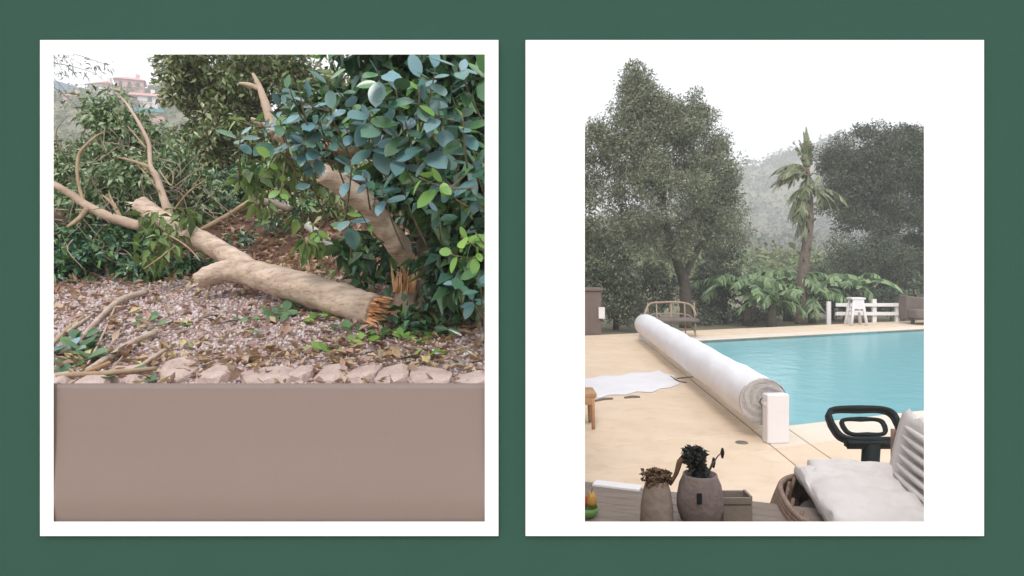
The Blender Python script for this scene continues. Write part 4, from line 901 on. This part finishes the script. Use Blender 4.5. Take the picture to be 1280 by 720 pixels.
# green bowl of fruit at the table end
ob = at_table(733, 3.36); orn = thing('fruit_bowl', ob, 'small green bowl at the end of the low table', 'bowl')
MB().lathe(ob, [(.001, .004), (.03, 0), (.05, .02), (.058, .05), (.054, .05), (.046, .024), (.001, .012)], 20).build('bowl', 'green_thing', orn)
for c_, r_, m_, nm, lab in ((Vector((-.024, 0, .072)), .036, 'red_thing', 'apple', 'dark red apple in the green bowl'), (Vector((.022, -.012, .078)), .028, 'amber_thing', 'pear', 'amber pear standing in the green bowl')):
    t_ = thing(nm, ob + c_ - Vector((0, 0, r_)), lab, 'fruit'); h_ = 1.0 if nm == 'apple' else 1.7
    MB().lathe(ob + c_, [(.001, -r_ * .9), (r_ * .6, -r_ * .85), (r_, -.1 * r_), (r_ * (.95 if h_ == 1 else .7), r_ * .5 * h_), (r_ * .45, r_ * .9 * h_), (.001, r_ * .8 * h_)], 16).build('flesh', m_, t_)
    MB().tube([ob + c_ + Vector((0, 0, r_ * .75 * h_)), ob + c_ + Vector((.004, 0, r_ * h_ + .012))], [.002, .002], 5).build('stalk', 'dark_bark', t_)

# ---- wicker armchair with pale cushions
cb = Vector((1.72, 3.40, 0)); ch = thing('wicker_armchair', cb, 'brown wicker armchair with pale cushions, seen from one side', 'armchair')
s = F / 3.3
def rr_box(c, size, rz=0, rx=0, ry=0, puff=.25, seg=6):
    """a puffy cushion: rounded box grid swollen in the middle"""
    bm = bmesh.new(); bmesh.ops.create_cube(bm, size=1); bmesh.ops.subdivide_edges(bm, edges=bm.edges, cuts=seg, use_grid_fill=True)
    v = []; bm.verts.ensure_lookup_table()
    M = Matrix.Rotation(rz, 3, 'Z') @ Matrix.Rotation(ry, 3, 'Y') @ Matrix.Rotation(rx, 3, 'X')
    for q in bm.verts:
        x, y, z = q.co * 2; k = (1 - x ** 4 * .9) * (1 - y ** 4 * .9)
        zz = z * (1 - puff + puff * max(0, k)); r = max(abs(x), abs(y)); e = 1 - .04 * abs(z) ** 2
        xx, yy = x * e, y * e; zz -= (z > 0) * sum(.42 * math.exp(-((x - a_) ** 2 + (y - b_) ** 2) / .028) for a_ in (-.5, 0, .5) for b_ in (-.5, 0, .5) if puff > .5)
        zz += (.26 * noise.noise(Vector((x * 1.8 + c[0] * 5, y * 1.8, z))) + .45 * (abs(noise.noise(Vector((x * 2.6 + y * 1.2 + c[2] * 9, y * 3.2, z)))) - .2) + .05 * noise.noise(Vector((x * 7, y * 7, z)))) * (abs(z))
        p = Vector(c) + M @ Vector((xx * size[0] / 2, yy * size[1] / 2, zz * size[2] / 2)); v.append(tuple(p))
    f = [[w.index for w in q.verts] for q in bm.faces]; bm.free(); return MB().add(v, f, True)
RZ = R(-11)
def cl_(x, y, z): q = Vector((x, y, 0)); q.rotate(Quaternion((0, 0, 1), RZ)); return Vector((cb.x, cb.y, 0)) + q + Vector((0, 0, z))
# woven shell: horizontal cane hoops on upright stakes
def hoop(z, ex, ey, x0, y0, r, name='cane_hoop', a0=0, a1=2 * math.pi, n=28):
    pts = [cl_(x0 + ex * math.copysign(abs(math.cos(a)) ** .7, math.cos(a)), y0 + ey * math.copysign(abs(math.sin(a)) ** .7, math.sin(a)), z) for a in np.linspace(a0, a1, n)]
    return MB().tube(pts, r, 7, sub=2)
for k in range(26):
    z = .045 + k * .0158; b = 1 + .12 * math.sin(k / 25 * math.pi)
    hoop(z, .39 * b, .48 * b, -.02, 0, .0155).build('cane_hoop', 'wicker', ch)
for k in range(26):
    a = 2 * math.pi * k / 26; cx_ = math.copysign(abs(math.cos(a)) ** .7, math.cos(a)) * .37; cy_ = math.copysign(abs(math.sin(a)) ** .7, math.sin(a)) * .46
    MB().tube([cl_(cx_, cy_, 0.0), cl_(cx_ * 1.11, cy_ * 1.11, .23), cl_(cx_, cy_, .45)], [.009] * 3, 6, sub=3).build('stake', 'wicker', ch)
MB().lathe(cl_(0, 0, .02), [(.001, .0), (.34, .0), (.34, .36), (.001, .38)], 24).build('seat_base', 'dark_bark', ch)
for k in range(9):
    z = .44 + k * .032; hoop(z, .38, .46, 0.02, 0, .011, a0=-1.2, a1=1.2, n=18).build('back_cane', 'wicker', ch)
for a in (-1.2, -.6, 0, .6, 1.2):
    x_ = .02 + math.copysign(abs(math.cos(a)) ** .7, math.cos(a)) * .38; y_ = math.copysign(abs(math.sin(a)) ** .7, math.sin(a)) * .46
    MB().tube([cl_(x_, y_, .36), cl_(x_, y_, .71)], [.012] * 2, 6).build('stake', 'wicker', ch)
sc1 = rr_box(cl_(.02, .0, .465), (.62, .86, .15), RZ, puff=.55, seg=22).build('seat_cushion', 'cushion', None, origin=cl_(0, 0, .39)); tag(sc1, 'thick pale seat cushion lying on the wicker armchair', 'cushion')
sc2 = rr_box(cl_(-.0, .29, .495), (.46, .22, .10), RZ, rx=R(14), puff=.55, seg=14).build('bolster_cushion', 'cushion', None, origin=cl_(0, .2, .52)); tag(sc2, 'rolled pale cushion at the far side of the armchair seat', 'cushion')
sc3 = rr_box(cl_(.27, -.0, .63), (.17, .74, .36), RZ, ry=R(12), puff=.1, seg=14).build('back_cushion', 'cushion', None, origin=cl_(.2, 0, .5)); tag(sc3, 'ribbed grey-white back cushion upright in the armchair', 'cushion')
for k in range(7):
    z = .49 + k * .047; dx = .27 + .2 * (z - .63)
    MB().tube([cl_(dx - .096, -.30, z - .006), cl_(dx - .108, -.05, z), cl_(dx - .096, .24, z - .006)], [.010, .016, .010], 8).build('rib', 'cushion', sc3)

# ---- black ring stand
bc = P(1081, 531, 4.3); bk = thing('black_metal_stand', (bc.x, bc.y, 0), 'black metal post carrying a rounded rectangular ring top', 'stand')
def ring(c, wx_, wy_, tilt, r, h, name, m):
    pts = []
    for a in np.linspace(0, 2 * math.pi, 41):
        x = math.copysign(abs(math.cos(a)) ** .42, math.cos(a)) * wx_; y = math.copysign(abs(math.sin(a)) ** .42, math.sin(a)) * wy_
        q = Vector((x * (1 - .10 * (y < 0) * abs(y) / wy_), y, 0)); q.rotate(Quaternion((1, 0, 0), tilt)); pts.append(Vector(c) + q)
    mb = MB(); n = len(pts) - 1; v = []; up = Vector((0, 0, 1)); up.rotate(Quaternion((1, 0, 0), tilt)); f = []
    for i in range(n):
        o_ = (pts[i] - Vector(c)).normalized(); p = pts[i]
        v += [tuple(p + o_ * r + up * h), tuple(p - o_ * r + up * h), tuple(p - o_ * r - up * h), tuple(p + o_ * r - up * h)]
    for i in range(n):
        j = (i + 1) % n
        for k in range(4): f.append((4 * i + k, 4 * i + (k + 1) % 4, 4 * j + (k + 1) % 4, 4 * j + k))
    return mb.add(v, f, True).build(name, m, bk)
ring(bc, .20, .112, R(42), .014, .024, 'ring_top', 'black_metal')
ring(bc + Vector((.0, .01, -.015)), .125, .055, R(42), .012, .010, 'inner_ring', 'black_metal')
for dx in (-.15, .0, .15): MB().box(bc + Vector((dx * .9, -.09, -.085)), (.05, .03, .04)).build('bracket', 'black_metal', bk)
MB().tube([(bc.x, bc.y - .02, 0.02), (bc.x, bc.y - .08, bc.z - .08)], [.05, .05], 18).build('post', 'black_metal', bk)
MB().box((bc.x, bc.y - .09, bc.z - .085), (.30, .05, .05), 0, R(34)).build('bracket', 'black_metal', bk)
MB().lathe((bc.x, bc.y - .02, 0.001), [(.001, .03), (.16, .02), (.18, .0)], 28).build('foot', 'black_metal', bk)

# ---- curved rattan bench beyond the roller
c0 = on(838, 421, 0.0); Yb = 15.3; rb = thing('rattan_bench', (P(838, 400, Yb).x, Yb, 0), 'curved rattan bench with slim rails behind the cover roll', 'bench')
def rail(py, r, dx=0, d=0.6): 
    pts = [P(806 + dx, py + 14, Yb - d), P(812 + dx, py + 2, Yb - d * .3), P(828, py, Yb), P(850, py, Yb), P(864 - dx, py + 4, Yb - d * .3), P(870 - dx, py + 16, Yb - d)]
    MB().tube(pts, r, 8, sub=5).build('rail', 'rattan', rb)
rail(378, .022); rail(392, .012); rail(404, .012)
for px in (809, 820, 838, 855, 867): MB().tube([(P(px, 400, Yb).x, Yb - .15, 0), (P(px, 400, Yb).x, Yb - .05, P(px, 379, Yb).z)], .014, 7).build('upright', 'rattan', rb)
MB().box((P(838, 400, Yb).x, Yb - .3, .36), (.95, .6, .06)).build('seat', 'brown_cloth', rb, bevel=.02)

# ---- post with white box at the far left
Yp = 15.6; pp = P(744, 400, Yp); wp = thing('garden_post', (pp.x - .05, Yp, -.1), 'short brown stone pillar at the garden edge', 'pillar')
mb = MB(); mb.box((pp.x - .1, Yp, .42), (.42, .4, 1.04)); mb.build('shaft', 'brown_cloth', wp, bevel=.02)
mb = MB(); mb.box((pp.x - .1, Yp, .97), (.5, .48, .06)); mb.build('cap', 'brown_cloth', wp, bevel=.01)
q = P(752, 391, Yp - .24); o = MB().box((q.x, q.y, q.z), (.13, .07, .24)).build('meter_box', 'plastic_white'); tag(o, 'small white box fixed to the brown pillar', 'box')

# ---- white rail bench, white step stool and brown seat by the far pool edge
Yw = 18.4; wl = P(1035, 385, Yw); wr = P(1124, 385, Yw); gzz = 0.0
wf = thing('white_rail_fence', ((wl.x + wr.x) / 2, Yw, 0), 'low white two-rail wooden fence beyond the pool', 'fence')
for py in (381, 392): 
    z = P(0, py, Yw).z; MB().box(((wl.x + wr.x) / 2 + .1, Yw, z), (wr.x - wl.x - .2, .05, .085)).build('rail', 'plastic_white', wf)
for px, h in ((1037, 377), (1062, 379), (1094, 374), (1123, 379)):
    z = P(0, h, Yw).z; x = P(px, 380, Yw).x; MB().box((x, Yw + .06, z / 2 - .07), (.10, .07, z + .14)).build('post', 'plastic_white', wf)
Ys = 17.7; sp = P(1070, 402, Ys); stl = thing('white_step_stool', (sp.x, Ys, 0.003), 'white A-shaped wooden stool with flat top by the pool', 'stool')
ht = P(0, 373, Ys).z
MB().box((sp.x, Ys, ht), (.34, .30, .05)).build('top', 'plastic_white', stl, bevel=.01)
MB().box((sp.x, Ys, ht * .52), (.30, .24, .04)).build('step', 'plastic_white', stl)
MB().box((sp.x, Ys - .13, ht * .78), (.26, .03, ht * .34)).build('front_board', 'plastic_white', stl)
for dx in (-1, 1):
    for dy in (-.13, .13): MB().tube([(sp.x + dx * .19, Ys + dy * 1.3, .003), (sp.x + dx * .10, Ys + dy * .8, ht - .02)], [.036, .036], 6).build('leg', 'plastic_white', stl)
Yc = 18.2; bcx = P(1150, 400, Yc).x; bs = thing('brown_garden_sofa', (bcx, Yc, 0), 'brown upholstered garden seat at the far pool corner', 'sofa')
hb = P(0, 372, Yc).z
v = []; f = []
for i in range(13):
    t = i / 12; x = bcx - .45 + 1.3 * t; z = hb + .10 * (abs(t - .4) * 2) ** 1.5
    for y in (Yc - .18, Yc + .18): v += [(x, y, .12), (x, y, z)]
for i in range(12):
    a = 4 * i; b = a + 4; f += [(a, b, b + 1, a + 1), (a + 2, a + 3, b + 3, b + 2), (a + 1, b + 1, b + 3, a + 3), (a, a + 2, b + 2, b)]
f += [(0, 1, 3, 2), (48, 50, 51, 49)]
MB().add(v, f).build('backrest', 'brown_cloth', bs, bevel=.03)
MB().box((bcx + .2, Yc - .4, .27), (1.25, .42, .22)).build('seat', 'brown_cloth', bs, bevel=.04)
for dx in (-.35, .75): MB().box((bcx + dx, Yc - .3, .06), (.07, .07, .12)).build('leg', 'dark_bark', bs)

# ---- misty scrub between the garden and the hill
def mid_scrub():
    cl = []
    for k in range(260):
        y = rng.uniform(34, 110); x = y * rng.uniform(.08, .7); z = terrain_z(x, y); r = rng.uniform(.8, 2.0)
        cl.append(((x, y, z + r * .5), (r, r, r * .9), 90))
    v, f = clump_leaves(cl, .42, .55, up=.6, jitter=.4)
    o = mesh_np('distant_scrub', v, f, 'scrub_leaf', origin=(25, 60, 0)); tag(o, 'pale misty scrub on the land behind the palms', 'scrub', kind='stuff')
mid_scrub()
# ---- trees
def CR(px, py, Y, rx, rz, n, ry=None): return CL(px, py, Y, rx, rz, n, ry)
def gt(px, Y): x = (px - HX) / F * Y; return Vector((x, Y, terrain_z(x, Y) - .02))
tr = [gt(858, 18.5), P(857, 370, 18.5), P(853, 345, 18.5), P(840, 310, 18.5), P(830, 270, 18.5)]
c = [CR(797, 92, 18.5, 7, 12, 4), CR(799, 112, 18.5, 16, 16, 9), CR(808, 135, 18.4, 30, 20, 18), CR(830, 140, 18.5, 26, 18, 12), CR(795, 110, 18.5, 9, 20, 12), CR(800, 160, 18.5, 42, 46, 35), CR(848, 160, 18.3, 34, 40, 27), CR(880, 200, 18.5, 38, 46, 31), CR(765, 205, 18.5, 40, 52, 31), CR(830, 230, 18, 60, 50, 46), CR(895, 270, 18.5, 36, 40, 25), CR(770, 280, 18.2, 44, 46, 31), CR(840, 300, 18.4, 50, 30, 23), CR(720, 240, 18.5, 40, 70, 27), CR(873, 140, 18.6, 16, 24, 8), CR(742, 160, 18.6, 22, 20, 8), CR(905, 225, 18.7, 20, 36, 10)]
t = shrub('tall grey-green olive tree with pointed crown behind the roller', 'tree', 'olive_tree', c, .36, 330, .075, 'olive_leaf', tr, [.17, .15, .13, .10, .07], up=.3, droop=.15, asp=.4)
MB().tube([P(853, 350, 18.5), P(868, 320, 18.5), P(885, 285, 18.5)], [.10, .08, .05], 9, wob=.2).build('limb', 'dark_bark', t)
c = [CR(760, 345, 18, 50, 44, 110), CR(700, 340, 17.8, 50, 50, 90), CR(815, 360, 19, 40, 34, 80), CR(740, 385, 17.2, 30, 20, 30), CR(790, 385, 17.6, 34, 20, 36)]
shrub('dark dense bush under the olive tree beside the pillar', 'bush', 'bush', c, .24, 40, .10, 'dark_leaf', [gt(770, 18), P(770, 380, 18), P(770, 360, 18)], [.08, .06, .05])
c = [CR(885, 360, 20, 30, 36, 70), CR(905, 320, 21, 26, 34, 60), CR(880, 390, 19.4, 30, 18, 36), CR(940, 390, 20.2, 40, 16, 40)]
shrub('dark shrub between the olive tree and the low palms', 'shrub', 'shrub', c, .22, 36, .10, 'dark_leaf', [gt(890, 20), P(890, 385, 20), P(890, 360, 20)], [.07, .06, .05])
tr = [gt(1105, 24), P(1104, 350, 24), P(1100, 310, 24), P(1095, 280, 24)]
c = [CR(1085, 210, 24, 40, 36, 40), CR(1130, 205, 24, 46, 36, 50), CR(1050, 235, 24, 22, 26, 14), CR(1150, 185, 24, 26, 14, 14), CR(1056, 200, 24.4, 22, 18, 10), CR(1080, 262, 24, 40, 36, 34), CR(1135, 270, 23.6, 50, 46, 46), CR(1170, 220, 24, 40, 50, 30), CR(1120, 335, 23, 60, 36, 40), CR(1062, 330, 23.5, 36, 36, 24), CR(1110, 176, 24, 22, 9, 8), CR(1040, 205, 24.2, 12, 12, 4), CR(1078, 164, 24.2, 7, 4, 2), CR(1034, 190, 24.2, 7, 7, 2), CR(1052, 178, 24, 8, 5, 2), CR(1100, 164, 24, 10, 4, 2), CR(1130, 164, 24, 12, 4, 3), CR(1148, 170, 24, 10, 5, 3), CR(1030, 250, 24, 8, 14, 3), CR(1180, 320, 23.6, 50, 60, 30)]
shrub('broad dark tree behind the white fence', 'tree', 'broadleaf_tree', c, .42, 360, .085, 'dark_leaf', tr, [.2, .17, .15, .12], up=.3)
c = [CR(1020, 360, 21, 34, 30, 60), CR(1060, 375, 20.6, 40, 22, 50), CR(975, 375, 20.8, 40, 24, 50), CR(1110, 380, 20.4, 44, 20, 50), CR(1160, 375, 20.4, 40, 26, 50)]
shrub('low dark hedge bush behind the white fence', 'bush', 'bush', c, .2, 36, .10, 'dark_leaf', [gt(1040, 21), P(1040, 385, 21), P(1040, 370, 21)], [.07, .06, .05])
# palms
def frond(mb, base, d, length, droop, lw, side=1.0, n=26, blow=Vector((0, 0, 0)), wid=.16, miss=.0):
    d = Vector(d).normalized(); pts = []; q = Vector(base); st = length / n
    for i in range(n + 1):
        pts.append(q.copy()); q += d * st; d = (d + Vector((0, 0, -droop / n)) + blow / n).normalized()
    mb.tube(pts[::3] + [pts[-1]], [.02 * (1 - .8 * k / len(pts[::3])) for k in range(len(pts[::3]) + 1)], 5, sub=2)
    P_, D_, N_, L_2 = [], [], [], []
    for i in range(2, n):
        t = (pts[min(i + 1, n)] - pts[i - 1]).normalized(); s = t.cross(Vector((0, 0, 1))).normalized(); u = s.cross(t)
        for sg in (-1, 1):
            for jj in range(2):
                if random.random() < miss: continue
                P_.append(pts[i] + t * st * .5 * jj); dd = t * .55 + s * sg * .8 + Vector((0, 0, -.15 - .7 * random.random())) + blow * .35; D_.append(dd); N_.append(u + s * sg * .3)
                L_2.append(lw * (math.sin(math.pi * (.12 + .85 * i / n)) ** .7) * random.uniform(.55, 1.2))
    l = np.array(L_2); v, f = blades(np.array(P_), np.array(D_), np.array(N_), l, l * wid, fold=.3, curl=.2); mb.add(v, f.tolist())
def broad_frond(mb, base, d, length, droop, w, n=11, blow=Vector((0, 0, 0)), tear=.15):
    """a broad leaf torn by the wind into strips along its midrib"""
    d = Vector(d).normalized(); pts = []; q = Vector(base); st = length / n
    for i in range(n + 1):
        pts.append(q.copy()); q += d * st; d = (d + Vector((0, 0, -droop / n)) + blow / n).normalized()
    mb.tube(pts[::2] + [pts[-1]], [.018 * (1 - .8 * k / len(pts[::2])) for k in range(len(pts[::2]) + 1)], 5, sub=2)
    for sg in (-1, 1):
        hang = random.uniform(.2, .7)
        for i in range(1, n):
            if random.random() < tear: hang = random.uniform(.1, 1.3); continue
            t = (pts[i + 1] - pts[i]).normalized(); s = t.cross(Vector((0, 0, 1)))
            s = s.normalized() if s.length > .05 else Vector((1, 0, 0)); ww = w * (math.sin(math.pi * (.10 + .86 * i / n)) ** .6) * random.uniform(.75, 1.15)
            o1 = (s * sg + Vector((0, 0, -hang)) + blow * .5).normalized() * ww * .55; o2 = o1 + (s * sg * .6 + Vector((0, 0, -hang * 1.6)) + blow * .6).normalized() * ww * .45
            a, b = pts[i], pts[i] + t * st * random.uniform(.85, 1.0); sl = t * st * .5
            mb.add([tuple(x) for x in (a, b, b + o1 + sl, a + o1 + sl, b + o2 + sl * 1.8, a + o2 + sl * 1.6)], [(0, 1, 2, 3), (3, 2, 4, 5)], True)
def palm_tree():
    Y = 19.6; b = gt(1002, Y); t = thing('palm_tree', b, 'wind-battered palm with bent fronds beyond the pool', 'palm tree')
    top = P(1009, 208, Y); tp = [b, P(1002, 360, Y), P(1007, 310, Y), P(1012, 270, Y), top]
    MB().tube(tp, [.16, .14, .13, .11, .05], 14, wob=.25, sub=8).build('trunk', 'palm_bark', t)
    k = 0
    for i in range(20):    # old leaf bases ring the trunk
        z = i / 20; p = tp[1].lerp(tp[3], z); a = i * 2.4; e = Vector((math.cos(a), math.sin(a), .6)) * .20
        MB().tube([p, p + e * .6, p + e], [.05, .04, .02], 6).build('leaf_base', 'palm_bark', t)
    W_ = Vector((-.55, 0, 0)); jobs = []; ru = random.uniform
    crown = P(1009, 208, Y); neck = P(1011, 238, Y); low = P(1010, 262, Y)
    for q in range(3):   # furled young leaves standing upright
        e = crown + Vector((ru(-.16, .0), ru(-.1, .1), ru(.6, 1.15))); m_ = (crown + e) / 2 + Vector((ru(-.05, .05), 0, 0))
        MB().tube([crown, m_, e], [.07, .075, .012], 8, wob=.5, sub=6, seed=q).build('furled_leaf', 'palm_leaf', t)
    for q in range(4): jobs.append((crown - Vector((0, 0, .1)), (ru(-.35, .1), ru(-.3, .3), 1), ru(.7, 1.05), ru(.2, 1.2), .26, W_ * ru(.2, .6)))
    for q in range(14): jobs.append((crown - Vector((0, 0, ru(0, .3))), (ru(-1, -.4), ru(-.5, .4), ru(.25, .9)), ru(.85, 1.15), ru(1.2, 2.6), .34, W_ * ru(.6, 1.1)))
    for q in range(7): jobs.append((P(1010, 222, Y), (ru(-.9, .3), ru(-.8, .3), ru(-.2, .4)), ru(.7, 1.0), ru(2.4, 3.6), .34, W_ * ru(.3, .7)))
    for q in range(12): jobs.append((neck - Vector((0, 0, ru(-.1, .25))), (ru(-.9, -.3), ru(-.8, .3), ru(-.3, .3)), ru(.8, 1.15), ru(2.4, 3.6), .34, W_ * ru(.2, .6)))
    for q in range(6): jobs.append((low, (ru(-.7, .2), ru(-.9, .2), ru(-.7, -.2)), ru(.6, .95), ru(2.0, 3.0), .32, W_ * ru(0, .4)))
    for q in range(4): jobs.append((neck, (ru(.5, 1), ru(-.6, .3), ru(-.1, .4)), ru(.7, 1.15), ru(1.6, 2.8), .28, W_ * 0))
    for b_, d, L, dr, lw, bl in jobs:
        mb = MB(); broad_frond(mb, b_, d, L, dr, lw * .62, blow=bl, tear=.2); mb.build('frond', 'palm_leaf', t)
palm_tree()
for k, (px, Y, nfr, L, hgt_, lab) in enumerate([(935, 19.0, 13, 1.5, .9, 'bright low palm with arching fronds near the shrub by the olive tree'), (965, 18.6, 11, 1.25, .6, 'small bright palm at the foot of the tall palm trunk'), (1014, 19.8, 13, 1.5, .7, 'low spreading palm between the tall palm and white fence'), (985, 20.5, 12, 1.7, 1.0, 'taller low palm partly behind the tall palm trunk'), (905, 19.8, 9, 1.3, .9, 'dim low palm closest to the olive tree trunk'), (1060, 20.2, 10, 1.5, .9, 'low palm with fronds hanging over the white fence')]):
    b = gt(px, Y); t = thing('low_palm', b, lab, 'palm'); tp = b + Vector((0, 0, hgt_))
    MB().tube([b, tp], [.12, .09], 10, wob=.3, sub=6).build('trunk', 'dark_bark', t)
    for i in range(nfr):
        a = i * 2.399 + k; el = .35 + 1.3 * (i / nfr)
        mb = MB(); (broad_frond(mb, tp, (math.cos(a), math.sin(a), el + .3), L * random.uniform(.7, 1.0), 1.9, .22, n=12, tear=.12, blow=Vector((-.3, 0, 0))) if (i + k) % 3 else frond(mb, tp, (math.cos(a), math.sin(a), el), L * random.uniform(.8, 1.1), 1.9, .40, n=14, wid=.22, miss=.25)); mb.build('frond', 'bush_palm_leaf', t)
# shrubs in the gap between bank and pool garden
for k, (x, y, r, lab) in enumerate([(.9, 10.5, .9, 'rounded dark shrub between the bank and the pool terrace'), (.3, 13.5, 1.4, 'large dark shrub on the slope behind the bank'), (-1.5, 15, 1.6, 'tall dark shrub behind the evergreen tree')]):
    pass
big_ = [(-.2, 17.0, 1.5, 'large dark shrub at the left end of the far terrace'), (-2.6, 18.5, 1.8, 'tall dark shrub behind the evergreen tree')]
for x, y, r, lab in big_:
    b = Vector((x, y, terrain_z(x, y) - .02)); cz = 1.9
    c = [(Vector((x, y, cz)), (r, r, r), 140), (Vector((x + .6, y, cz + .9)), (r * .7, r * .7, r * .7), 80), (Vector((x - .7, y, cz + .6)), (r * .7, r * .7, r * .7), 80)]
    shrub(lab, 'shrub', 'shrub', c, .26, 34, .12, 'dark_leaf', [b, b + Vector((0, 0, .8)), b + Vector((0, 0, 1.5))], [.1, .08, .06])

# ---------------------------------------------------------------- misty air over everything
def haze():
    m = bpy.data.materials.new('haze'); m.use_nodes = True; n = m.node_tree; n.nodes.clear()
    o = n.nodes.new('ShaderNodeOutputMaterial'); pv = n.nodes.new('ShaderNodeVolumePrincipled')
    pv.inputs['Color'].default_value = (0.97, 0.975, 0.985, 1); pv.inputs['Density'].default_value = HAZE; pv.inputs['Anisotropy'].default_value = 0.1
    n.links.new(pv.outputs[0], o.inputs['Volume']); MATS['haze'] = m
    mb = MB(); x0, x1, y0, y1, z0, z1 = -960, 960, -650, 1560, -5, 66
    mb.add([(x, y, z) for x in (x0, x1) for y in (y0, y1) for z in (z0, z1)], [(0, 1, 3, 2), (4, 6, 7, 5), (0, 4, 5, 1), (2, 3, 7, 6), (0, 2, 6, 4), (1, 5, 7, 3)])
    h = mb.build('haze', m, origin=(0, 0, 0)); h['kind'] = 'stuff'; h['label'] = 'pale rain mist filling the air'; h['category'] = 'haze'
HAZE = 0.0030
haze()
